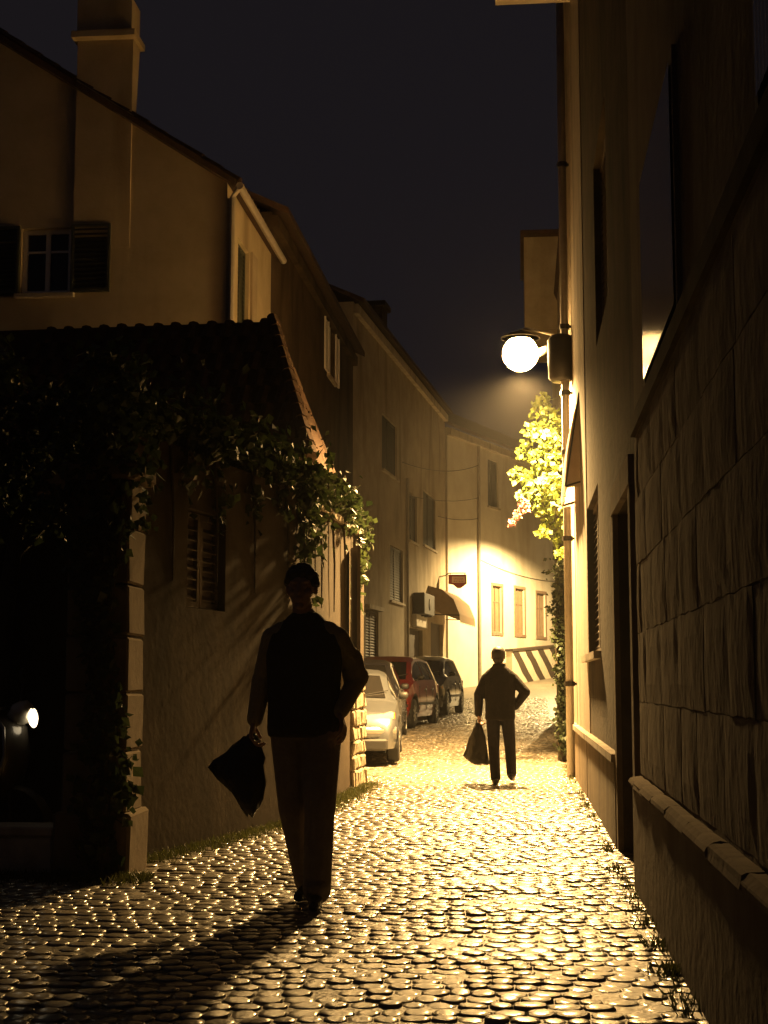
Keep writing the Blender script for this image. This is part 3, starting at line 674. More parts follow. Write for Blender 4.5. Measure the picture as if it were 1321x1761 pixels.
b.hexa([(xm0, HY-.01, cz0-.9), (xm1, HY-.01, cz0-.9), (xm1, HY-.003, cz0-.9), (xm0, HY-.003, cz0-.9), (xm0, HY-.05, cz0), (xm1, HY-.05, cz0), (xm1, HY-.003, cz0), (xm0, HY-.003, cz0)])
b.hexa([(xm0, HY-.05, cz0), (xm1, HY-.05, cz0), (xm1, HY-.003, cz0), (xm0, HY-.003, cz0), (xm0, HY-.05, ct-.55), (xm1, HY-.05, ct-.55), (xm1, HY+.35, ct-.55), (xm0, HY+.35, ct-.55)])
ch_ = b.build('chimney', M['plaster_ochre'], gh, org)
b = MB(); b.box(((xm0+xm1)/2, HY+.11, ct-.50), (xm1-xm0+.12, .62, .1)); b.box(((xm0+xm1)/2, HY+.11, ct-.18), (xm1-xm0-.02, .48, .54)); b.build('chimney_top', M['plaster_ochre'], ch_, org)
# dark parapet strip of house between
# ---- row houses receding on the left
org = Vector((-4.3, 30, 0)); la = thing('terraced_house', 'dark terraced house right of the gable house, with a pale shutter', 'house', org, group='terraced houses up the left side')
WA = Wall((xe+.05, 24.62), (-4.2, 36.0), (1, 0)); 
ha = [WA.rect(563, 545, 580, 655), WA.rect(622, 820, 641, 905)]
ha = [(q[0], q[0]+min(q[1]-q[0], 1.1), q[2], q[2]+min(q[3]-q[2], 1.7)) for q in ha]; WA.open = ha
za = WA.px(540, 492)[1]
b = MB(); WA.solid(b, -.1, za, th=.5); b.build('wall', M['plaster_dark'], la, org)
window(WA, la, org, ha[0], 'shutters', shut='frame_white'); window(WA, la, org, ha[1], 'closed')
b = MB(); b.hexa([WA.P(0, .3, za-.05), WA.P(WA.L, .3, za-.05), WA.P(WA.L, -5, za+2.4), WA.P(0, -5, za+2.4), WA.P(0, .3, za+.07), WA.P(WA.L, .3, za+.07), WA.P(WA.L, -5, za+2.52), WA.P(0, -5, za+2.52)]); b.build('roof', M['tile'], la, org)
b = MB(); WA.bx(b, 0, WA.L, -.01, .12, za-.28, za-.06); b.build('cornice', M['plaster_dark'], la, org)

org = Vector((-3.4, 44, gz(44))); lb_ = thing('terraced_house', 'tall terraced house with the brown awning over its door', 'house', org, group='terraced houses up the left side')
WB = Wall((-4.2, 36.01), (-2.70, 51.8), (1, 0))
hb = dict(u1=WB.rect(657, 722, 683, 815), m1=WB.rect(671, 942, 693, 1035), m2=WB.rect(728, 850, 749, 942), m3=WB.rect(703, 850, 717, 932),
          d0=WB.rect(629, 1050, 651, 1150), d1=WB.rect(704, 1082, 727, 1160), d2=WB.rect(741, 1072, 762, 1160))
for k in ('d0', 'd1', 'd2'): a = list(hb[k]); a[2] = gz(WB.P(a[0], 0, 0).y)-.1; hb[k] = tuple(a)
WB.open = list(hb.values()); zb = WB.px(700, 600)[1]; zb = 10.9
b = MB(); WB.solid(b, -.1, zb, th=.5, rev=.2); b.build('wall', M['plaster_pale'], lb_, org)
window(WB, lb_, org, hb['u1'], 'closed', rev=.2); window(WB, lb_, org, hb['m1'], 'closed', rev=.2); window(WB, lb_, org, hb['m2'], 'closed', rev=.2); window(WB, lb_, org, hb['m3'], 'closed', rev=.2)
window(WB, lb_, org, hb['d0'], 'closed', rev=.2, sill=False, shut='shutter_brown')
b = MB(); a = hb['d0']; WB.bx(b, a[0]-.15, a[1]+.15, -.02, .14, a[3]+.01, a[3]+.12); b.build('door_hood', M['limestone'], lb_, org)
for k in ('d1', 'd2'):
    a = hb[k]; b = MB(); WB.bx(b, a[0]+.01, a[1]-.01, -.18, -.12, a[2], a[3]-.01); d_ = b.build('door', M['wood'], lb_, org)
    b = MB()
    for z_ in (a[2]+.35, a[2]+1.2):
        WB.bx(b, a[0]+.15, a[1]-.15, -.13, -.105, z_, z_+.6)
    b.build('panel', M['wood'], d_, org)
    b = MB(); WB.bx(b, a[1]-.12, a[1]-.08, -.12, -.07, a[2]+1.0, a[2]+1.15); b.build('handle', M['zinc'], d_, org)
b = MB(); b.hexa([WB.P(0, .3, zb-.05), WB.P(WB.L, .3, zb-.05), WB.P(WB.L, -5, zb+2.4), WB.P(0, -5, zb+2.4), WB.P(0, .3, zb+.07), WB.P(WB.L, .3, zb+.07), WB.P(WB.L, -5, zb+2.52), WB.P(0, -5, zb+2.52)]); b.build('roof', M['tile'], lb_, org)
b = MB(); WB.bx(b, 0, WB.L, -.01, .13, zb-.3, zb-.06); b.build('cornice', M['limestone'], lb_, org)
b = MB(); WB.bx(b, 6.5, 7.3, -1.2, -.5, zb, zb+1.6); WB.bx(b, 6.4, 7.4, -1.3, -.4, zb+1.6, zb+1.75); b.build('chimney', M['plaster_dark'], lb_, org)
b = MB(); s_ = WB.px(698, 1000)[0]; b.tube([WB.P(s_, .06, gz(46)), WB.P(s_, .06, 7.4)], .05, 8); b.build('downpipe', M['zinc'], lb_, org)

# far house, left wall of the street after the bend
org = Vector((-1, 57, gz(57))); fh = thing('corner_house', 'pale floodlit house with three brown framed windows at the bend', 'house', org)
D = Vector((math.sin(R(21)), math.cos(R(21)))); f0 = Vector((-2.62, 51.9)); f1 = f0+D*20
WF = Wall(f0, f1, (1, -.38))
hw = [WF.rect(847, 1008, 863, 1088), WF.rect(886, 1013, 902, 1091), WF.rect(923, 1021, 938, 1095)]
hu = [WF.rect(839, 792, 857, 872)]
WF.open = hw+hu; zf = WF.px(790, 742)[1]
b = MB(); WF.solid(b, -.1, zf, th=.5, rev=.14); b.build('wall', M['plaster_white'], fh, org)
for q in hw: window(WF, fh, org, q, 'plain', frame='frame_brown', surround='frame_brown', rev=.14, pane='pane_warm')
window(WF, fh, org, hu[0], 'closed', rev=.14)
b = MB(); WF.bx(b, 0, WF.L, -.01, .15, zf-.3, zf-.05); b.build('cornice', M['limestone'], fh, org)
b = MB(); b.hexa([WF.P(-.2, .3, zf-.05), WF.P(WF.L, .3, zf-.05), WF.P(WF.L, -5, zf+2.8), WF.P(-.2, -5, zf+2.8), WF.P(-.2, .3, zf+.07), WF.P(WF.L, .3, zf+.07), WF.P(WF.L, -5, zf+2.92), WF.P(-.2, -5, zf+2.92)]); b.build('roof', M['tile'], fh, org)
s_ = WF.px(822, 1000)[0]; b = MB(); b.tube([WF.P(s_, .07, gz(54)), WF.P(s_, .07, zf-.1)], .055, 8); b.build('downpipe', M['zinc'], fh, org)
b = MB(); b.quad(tuple(f0)+(0,), tuple(f0)+(zf,), (f0.x-5, f0.y+1.8, zf), (f0.x-5, f0.y+1.8, 0)); b.build('end_wall', M['plaster_white'], fh, org)

# striped parapet
WFp = Wall(WF.P(0, .7, 0).xy, WF.P(20, .7, 0).xy, (1, -.38)); s0 = WFp.px(881, 1150)[0]; s1 = 16
org = WF.P((s0+s1)/2, .5, gz(60)); sp = thing('striped_parapet', 'low white parapet with black diagonal stripes at the bend', 'parapet', org)
def gzs(s): return gz(WF.P(s, .5, 0).y)-.05
PH = 1.28
b = MB(); b.hexa([WF.P(s0, .45, gzs(s0)), WF.P(s1, .45, gzs(s1)), WF.P(s1, .7, gzs(s1)), WF.P(s0, .7, gzs(s0)), WF.P(s0, .45, gzs(s0)+PH), WF.P(s1, .45, gzs(s1)+PH), WF.P(s1, .7, gzs(s1)+PH), WF.P(s0, .7, gzs(s0)+PH)]); b.build('wall', M['stripe_white'], sp, org)
b = MB(); b.hexa([WF.P(s0-.03, .42, gzs(s0)+PH), WF.P(s1, .42, gzs(s1)+PH), WF.P(s1, .74, gzs(s1)+PH), WF.P(s0-.03, .74, gzs(s0)+PH)]+[WF.P(s0-.03, .42, gzs(s0)+PH+.09), WF.P(s1, .42, gzs(s1)+PH+.09), WF.P(s1, .74, gzs(s1)+PH+.09), WF.P(s0-.03, .74, gzs(s0)+PH+.09)]); b.build('coping', M['stripe_black'], sp, org)
s = s0+.02
while s < s1-1.6:
    b = MB(); n = 6; vs = []
    for k in range(n+1):
        f = k/n; ss = s+1.65*(1-f)-1.65*0; a = s+1.65*(1-f); j = random.uniform(-.05, .05)
        for q in (a+j, a+.62+j*.5):
            for d in (.70, .712): vs.append(WF.P(q, d, gzs(q)+.02+(PH-.03)*f))
    fs = []
    for k in range(n):
        i = k*4; fs += [(i+1, i+3, i+7, i+5), (i, i+1, i+5, i+4), (i+3, i+2, i+6, i+7)]
    b.add(vs, fs); b.build('stripe', M['stripe_black'], sp, org); s += 1.36

# awning, sign, boxes, cables on the far houses
aw0 = WB.px(736, 1040)[0]; aw1 = WB.L-.05
zt_ = WB.px(738, 1008)[1]; org = WB.P((aw0+aw1)/2, 0, zt_-1)
aw = thing('awning', 'brown canvas awning over the dark door of the tall house', 'awning', org)
out = 1.05; drop = .95; prof = [(0.01, 0), (.45, -.12), (.85, -.45), (out, -drop)]
b = MB()
for t in (0, -.012):
    for d, z in prof:
        for q in (aw0, aw0+(aw1-aw0)*.33, aw0+(aw1-aw0)*.66, aw1): b.v.append(tuple(WB.P(q, d, zt_+z+t)))
for t in range(2):
    for i in range(3):
        for k in range(3):
            o_ = t*16+i*4+k; b.f.append((o_, o_+1, o_+5, o_+4))
for i in range(3): b.f += [(i*4, i*4+4, 16+i*4+4, 16+i*4), (i*4+3, 16+i*4+3, 16+i*4+7, i*4+7)]
b.f.append((12, 13, 14, 15, 31, 30, 29, 28)); b.build('canvas', M['canvas'], aw, org, smooth=False)
b = MB(); W_ = WB
for q in range(8):
    a_ = aw0+(aw1-aw0)*q/8; bq = aw0+(aw1-aw0)*(q+1)/8
    b.add([WB.P(a_, out, zt_-drop-.012), WB.P(bq, out, zt_-drop-.012), WB.P(bq, out+.01, zt_-drop-.24), WB.P((a_+bq)/2, out+.01, zt_-drop-.30), WB.P(a_, out+.01, zt_-drop-.24)], [(0, 1, 2, 3, 4)])
b.build('valance', M['canvas'], aw, org, fix=False)
for a_ in (aw0+.03, aw1-.03):
    b = MB(); b.tube([WB.P(a_, .01, zt_-drop), WB.P(a_, out, zt_-drop-.03)], .018, 6); b.build('arm', M['iron'], aw, org)
    b = MB(); b.add([WB.P(a_, .02, zt_-.05)]+[WB.P(a_, d, zt_+z-.02) for d, z in prof[1:]]+[WB.P(a_, out, zt_-drop-.2), WB.P(a_, .25, zt_-drop+.1)], [(0, 1, 2, 3, 4, 5)]); b.build('side_flap', M['canvas'], aw, org, fix=False)
# hanging sign
sg_o = at(787, 999, 50.5); sg = thing('sign', 'small red hanging sign with a pale panel above the awning', 'sign', sg_o)
def spoly(mb, pts, y0, y1):
    n = len(pts); v = [sg_o+Vector((x, y0, z)) for x, z in pts]+[sg_o+Vector((x, y1, z)) for x, z in pts]
    mb.add(v, [tuple(range(n)), tuple(range(n, 2*n))[::-1]]+[(k, (k+1) % n, n+(k+1) % n, n+k) for k in range(n)])
b = MB(); spoly(b, [(-.32, .22), (.32, .22), (.32, -.10), (.12, -.25), (-.02, -.25), (-.14, -.14), (-.32, -.10)], -.04, .04); b.build('board', M['sign_red'], sg, sg_o)
b = MB(); spoly(b, [(-.20, .15), (.27, .15), (.27, -.07), (-.20, -.07)], -.046, -.041); pn = b.build('panel', M['sign_pale'], sg, sg_o)
b = MB()
for zz, x0_, x1_ in ((.085, -.13, .2), (.03, -.12, .21), (-.025, -.13, .17)):
    x_ = x0_
    while x_ < x1_:
        q = random.uniform(.015, .05); spoly(b, [(x_, zz+.011), (x_+q, zz+.011), (x_+q, zz-.009), (x_, zz-.009)], -.0485, -.0465); x_ += q+.022
b.build('lettering', M['sign_red'], pn, sg_o)
b = MB(); wp = WB.P(WB.L-.15, .0, sg_o.z+.27); b.tube([wp, sg_o+Vector((-.3, 0, .27)), sg_o+Vector((.3, 0, .27))], .02, 6); b.tube([sg_o+Vector((-.25, 0, .27)), sg_o+Vector((-.25, 0, .2))], .01, 5); b.tube([sg_o+Vector((.25, 0, .27)), sg_o+Vector((.25, 0, .2))], .01, 5); b.build('bracket', M['iron'], sg, sg_o)
# air conditioner and white box left of awning
q = WB.rect(702, 1022, 734, 1058); org = WB.P((q[0]+q[1])/2, 0, q[2]); ac = thing('air_conditioner', 'dark air conditioner box on the wall left of the brown awning', 'air conditioner', org)
aw_ = min(q[1]-q[0], 2.0); am = (q[0]+q[1])/2
b = MB(); b.cbox(WB.P(am, .2, (q[2]+q[3])/2), (aw_, .36, q[3]-q[2]), .02, M=WB.M); b.build('casing', M['black_plastic'], ac, org)
b = MB(); b.lathe([(.18, 0), (.18, .02), (.02, .03)], WB.P(am, .385, (q[2]+q[3])/2), 14, M=WB.M@Matrix.Rotation(-math.pi/2, 3, 'X')); b.build('fan_grille', M['iron'], ac, org)
b = MB(); 
for s_ in (-.3, .3): WB.bx(b, am+s_-.02, am+s_+.02, 0, .4, q[2]-.05, q[2]-.005)
b.build('bracket', M['iron'], ac, org)
q = WB.rect(708, 1058, 727, 1079); b = MB(); b.cbox(WB.P((q[0]+q[1])/2, .08, (q[2]+q[3])/2), (q[1]-q[0], .16, q[3]-q[2]), .015, M=WB.M); wb = b.build('meter_box', M['white_box'], None, WB.P((q[0]+q[1])/2, 0, q[2])); tag(wb, 'white meter box under the air conditioner beside the awning', 'box')
def cable(a, c, sag, label, r=.011):
    a, c = Vector(a), Vector(c); b = MB(); b.tube([a.lerp(c, t)-Vector((0, 0, sag*4*t*(1-t))) for t in np.linspace(0, 1, 14)], r, 5)
    o = b.build('cable', M['cable'], None, (a+c)/2); tag(o, label, 'cable', 'cables strung between the far houses')
def wp(W, x, y, d=.04): a, z = W.px(x, y); return W.P(a, d, z)
cable(wp(WB, 690, 795), wp(WF, 822, 800), .25, 'topmost thin cable between the far houses, above the sign')
cable(wp(WB, 700, 852), wp(WF, 822, 856), .15, 'middle thin cable between the two far houses')
cable(wp(WB, 752, 888), wp(WF, 820, 892), .08, 'lowest thin cable between the far houses, nearest the red sign')
cable(wp(WF, 824, 962), wp(WF, 955, 1000), .18, 'cable sagging along the pale wall over the three windows')

# ================================================================ PLANTS
def leaves(pts, size, nrm_bias=None, spread=1.0, droop=.3):
    """pts (N,3) -> folded two-quad leaves, one mesh"""
    N = len(pts); pts = np.asarray(pts); sz = size*rng.uniform(.6, 1.35, N)
    d = rng.normal(size=(N, 3))*spread; d[:, 2] -= droop
    if nrm_bias is not None: d2 = rng.normal(size=(N, 3))*.6+np.array(nrm_bias)
    else: d2 = rng.normal(size=(N, 3))
    d /= np.linalg.norm(d, axis=1, keepdims=True); d2 -= d*(d2*d).sum(1, keepdims=True); d2 /= np.linalg.norm(d2, axis=1, keepdims=True)+1e-9
    s = np.cross(d, d2); L = sz[:, None]; W_ = L*.42
    v0 = pts; v1 = pts+d*L*.45+s*W_+d2*L*.10; v2 = pts+d*L; v3 = pts+d*L*.45-s*W_+d2*L*.10; vm = pts+d*L*.5
    V = np.stack([v0, v1, v2, v3, vm], 1).reshape(-1, 3); k = np.arange(N)[:, None]*5
    F = np.concatenate([k+np.array([[0, 1, 4]]), k+np.array([[1, 2, 4]]), k+np.array([[0, 4, 3]]), k+np.array([[4, 2, 3]])])
    return V, F
def leaf_obj(name, pts, size, m, parent, org, **kw):
    V, F = leaves(pts, size, **kw); V = V-np.array(org)
    me = bpy.data.meshes.new(name); me.from_pydata(V.tolist(), [], F.tolist()); me.update(); me.materials.append(m)
    o = bpy.data.objects.new(name, me); C.objects.link(o); o.parent = parent; return o
def blob(c, r, n, shell=.55):
    d = rng.normal(size=(n, 3)); d /= np.linalg.norm(d, axis=1, keepdims=True); rad = rng.uniform(shell, 1, (n, 1))**.6
    return np.asarray(c)+d*rad*np.asarray(r)
def clumps(cs, n):   # list of (centre, radius vec)
    return np.concatenate([blob(c, r, max(8, int(n*(r[0]*r[1]*r[2])**(1/1.5)/.02))) for c, r in cs])
def strand(p, length, n, w=.05, curl=(0, 0)):
    t = rng.uniform(0, 1, n); q = np.zeros((n, 3)); q[:, 2] = -t*length; q[:, 0] = curl[0]*t**2+.04*np.sin(t*7); q[:, 1] = curl[1]*t**2
    return np.asarray(p)+q+rng.normal(size=(n, 3))*w*(1.15-t[:, None]*.6)
# ivy mound along the garden wall
org = Vector((-2.2, 13.5, GWZ)); iv = thing('ivy', 'dark ivy mounded along the top of the left garden wall', 'ivy', org)
cs = []
for t in np.linspace(0, 1, 34):
    y = 9.9+t*7.4; x = left_bound(y)-.2
    top = np.interp(y, [9.9, 11, 13, 15, 17.3], [3.32, 3.28, 3.25, 3.32, 3.32])
    for k in range(2):
        cs.append(((x+random.uniform(-.25, .25), y+random.uniform(-.1, .1), top-random.uniform(.05, .3)), (random.uniform(.17, .28), random.uniform(.2, .3), random.uniform(.13, .22))))
pts = clumps(cs, 46); leaf_obj('foliage', pts, .085, M['ivy'], iv, org, nrm_bias=(.3, -.2, .8))
for k in range(9):
    y = 10.2+k*.8; x = left_bound(y)+.02; b = MB(); b.tube([(x-.2, y, GWZ+.1), (x+.01, y+.1, GWZ+.06), (x+.03, y+.15, GWZ-.5), (x+.02, y+.2, GWZ-1.0)], [.018, .016, .012, .006], 5); b.build('stem', M['stem'], iv, org)
def hang(name, label, spec, m, size, grp='ivy hanging down the left wall'):
    o0 = Vector(spec[0][0]); root = thing('hanging_ivy', label, 'ivy', o0, group=grp)
    P_ = np.concatenate([strand(p, L, n, w, c) for p, L, n, w, c in spec]); leaf_obj('foliage', P_, size, m, root, o0, nrm_bias=(.8, -.3, .3), droop=1.0)
    for p, L, n, w_, c in spec: b = MB(); b.tube([Vector(p)+Vector((c[0]*t*t, c[1]*t*t, -L*t)) for t in np.linspace(0, .95, 6)], [.014, .012, .01, .008, .006, .004], 5); b.build('stem', M['stem'], root, o0)
hang('hanging_ivy', 'long ivy strand hanging from the wall above the near person', [((-2.02, 13.3, 3.4), 1.0, 260, .13, (.08, 0)), ((-2.0, 13.2, 3.2), 1.35, 200, .07, (.05, -.05)), ((-2.02, 13.75, 3.35), .75, 160, .1, (.1, 0))], M['ivy'], .09)
hang('hanging_ivy', 'lit ivy curtain at the far end of the garden wall', [((-2.16, 16.7, 3.4), .6, 240, .12, (.05, 0)), ((-2.08, 17.3, 3.25), 1.2, 380, .10, (.06, 0)), ((-2.03, 17.0, 3.1), 1.35, 260, .07, (.02, -.1)), ((-2.03, 17.6, 3.15), .8, 260, .09, (.03, .0)), ((-2.15, 16.2, 3.4), .5, 160, .11, (.05, 0))], M['ivy'], .10)
hang('hanging_ivy', 'dark ivy trailing over the shuttered window of the left wall', [((-2.45, 11.2, 3.4), .9, 200, .12, (.05, 0)), ((-2.5, 10.6, 3.4), .8, 180, .12, (.05, -.05)), ((-2.3, 11.9, 3.35), .75, 180, .12, (.05, 0)), ((-2.15, 12.5, 3.3), .6, 150, .1, (.05, 0))], M['ivy_dark'], .085)
# ivy climbing the pier
org = Vector((-2.72, 9.1, 0)); ip = thing('climbing_ivy', 'dark ivy climbing up the front of the stone gate pier', 'ivy', org)
P_ = []
for z in np.arange(.1, 3.4, .055):
    wv = .06+.05*math.sin(z*3.1)+(.13 if z > 2.2 else .03*z); n = 16 if z < 2 else 34
    q = np.clip(rng.normal(size=(n, 3)), -1.5, 1.5)*np.array([wv, .05 if z < 2.2 else .15, .05])+np.array([-2.68+.05*math.sin(z*2.2), 9.08, z]); P_.append(q)
leaf_obj('foliage', np.concatenate(P_), .075, M['ivy_dark'], ip, org, nrm_bias=(0, -1, .2), droop=.8)
b = MB(); b.tube([(-2.68+.05*math.sin(z*2.2), 9.12, z) for z in np.arange(-.05, 2.9, .25)], .03, 7); b.tube([(-2.62+.06*math.cos(z*2.6), 9.13, z) for z in np.arange(-.05, 2.6, .25)], .02, 6); b.build('stem', M['stem'], ip, org)
# courtyard tree over the low wall
org = Vector((-4.3, 11.6, 0)); tr = thing('courtyard_tree', 'dark leafy tree in the courtyard at the far left', 'tree', org)
b = MB(); b.tube([(-4.3, 11.6, -.05), (-4.28, 11.58, .8), (-4.2, 11.5, 1.7), (-4.1, 11.5, 2.5)], [.11, .09, .08, .06], 9)
for k in range(7):
    th = k*.9; b.tube([(-4.15, 11.5, 2.2+.05*k), (-4.1+.5*math.cos(th), 11.5+.5*math.sin(th), 2.8), (-4.1+1.0*math.cos(th), 11.5+.8*math.sin(th), 3.1)], [.045, .03, .012], 6)
b.build('trunk', M['stem'], tr, org)
cs = []
for k in range(44):
    x = random.uniform(-5.6, -2.75); y = random.uniform(10.6, 12.6); top = np.interp(x, [-5.6, -3.9, -3.4, -2.75], [4.35, 4.25, 3.6, 3.0])
    cs.append(((x, y, random.uniform(2.3, top-.1)), (random.uniform(.22, .4), random.uniform(.22, .4), random.uniform(.16, .3))))
leaf_obj('crown', clumps(cs, 34), .10, M['ivy_dark'], tr, org, nrm_bias=(.2, -.2, .8))
# vine on the right wall under the lamp
org = Vector((.62, 22.9, gz(22.9))); vi = thing('climbing_vine', 'bright green vine lit by the street lamp on the right wall', 'vine', org)
def vp(px, py, y): p = at(px, py, y); return (p.x, p.y, p.z)
cs = []
spec = [(935, 688, .16), (925, 705, .2), (948, 720, .22), (915, 740, .22), (940, 755, .25), (960, 745, .2), (900, 775, .2), (925, 790, .26), (955, 790, .25), (890, 815, .18), (915, 825, .25), (945, 830, .26), (900, 850, .2), (930, 865, .25), (960, 870, .22), (945, 900, .2), (960, 925, .18), (935, 915, .13), (965, 950, .14), (968, 850, .2), (970, 900, .2)]
for x, y, r in spec: cs.append((vp(x+2, y, 21.3+random.uniform(-.3, .6)), (r*.66, r*.8, r*.66)))
leaf_obj('foliage', clumps(cs, 75), .09, M['vine'], vi, org, nrm_bias=(-.3, -.4, .7), droop=.5)
pts = np.concatenate([blob(vp(x, y, 21.1), (.05, .05, .05), 34) for x, y in ((903, 862), (897, 872), (892, 880), (888, 890), (882, 899), (905, 876))])
leaf_obj('blossom', pts, .05, M['flower'], vi, org)
pts = np.concatenate([strand(vp(x, y, 22.6), L, int(L*130), .07) for x, y, L in ((962, 940, 2.2), (968, 930, 2.9), (958, 960, 1.2), (972, 1000, 2.6), (966, 1150, 1.3))])
leaf_obj('lower_foliage', pts, .08, M['ivy_dark'], vi, org, nrm_bias=(-.5, -.5, .3))
b = MB()
for k in range(4):
    x = .56+.05*k; b.tube([(x+.03*math.sin(z*2.5+k), 22.7+.12*k+.04*math.cos(z*2+k), z) for z in np.arange(-.05, 4.6-.5*k, .3)], [max(.012, .045-.006*z) for z in np.arange(-.05, 4.6-.5*k, .3)], 7)
b.build('stem', M['stem'], vi, org)
# verge weeds
def blades(name, pts, h, m):
    N = len(pts); pts = np.asarray(pts); th = rng.uniform(0, 6.28, N); H = h*rng.uniform(.4, 1.2, N); ln = rng.normal(size=(N, 2))*.45*H[:, None]
    s = np.stack([np.cos(th), np.sin(th), np.zeros(N)], 1)*.006; tip = pts+np.stack([ln[:, 0], ln[:, 1], H], 1)
    V = np.stack([pts-s, pts+s, tip], 1).reshape(-1, 3); F = np.arange(3*N).reshape(-1, 3)
    me = bpy.data.meshes.new(name); me.from_pydata(V.tolist(), [], F.tolist()); me.materials.append(m); o = bpy.data.objects.new(name, me); C.objects.link(o); return o
P_ = []
for k in range(9000):
    y = random.uniform(9.8, 17.7); P_.append((left_bound(y)+abs(random.gauss(.03, .12)), y, random.uniform(-.03, 0)))
for k in range(2500):
    y = random.uniform(8.6, 9.5); P_.append((random.uniform(-3.6, -2.3), 9.1-abs(random.gauss(0, .15)), -.01))
for k in range(45):   # tufts at the foot of the right wall
    y0 = random.uniform(3.5, 21.5)
    for j in range(26): y = random.gauss(y0, .08); P_.append((XR-.06-abs(random.gauss(0, .05)), y, -.01))
g = blades('verge_grass', P_, .06, M['grass']); tag(g, 'low grass and weeds along the foot of the walls', 'grass', kind='stuff')

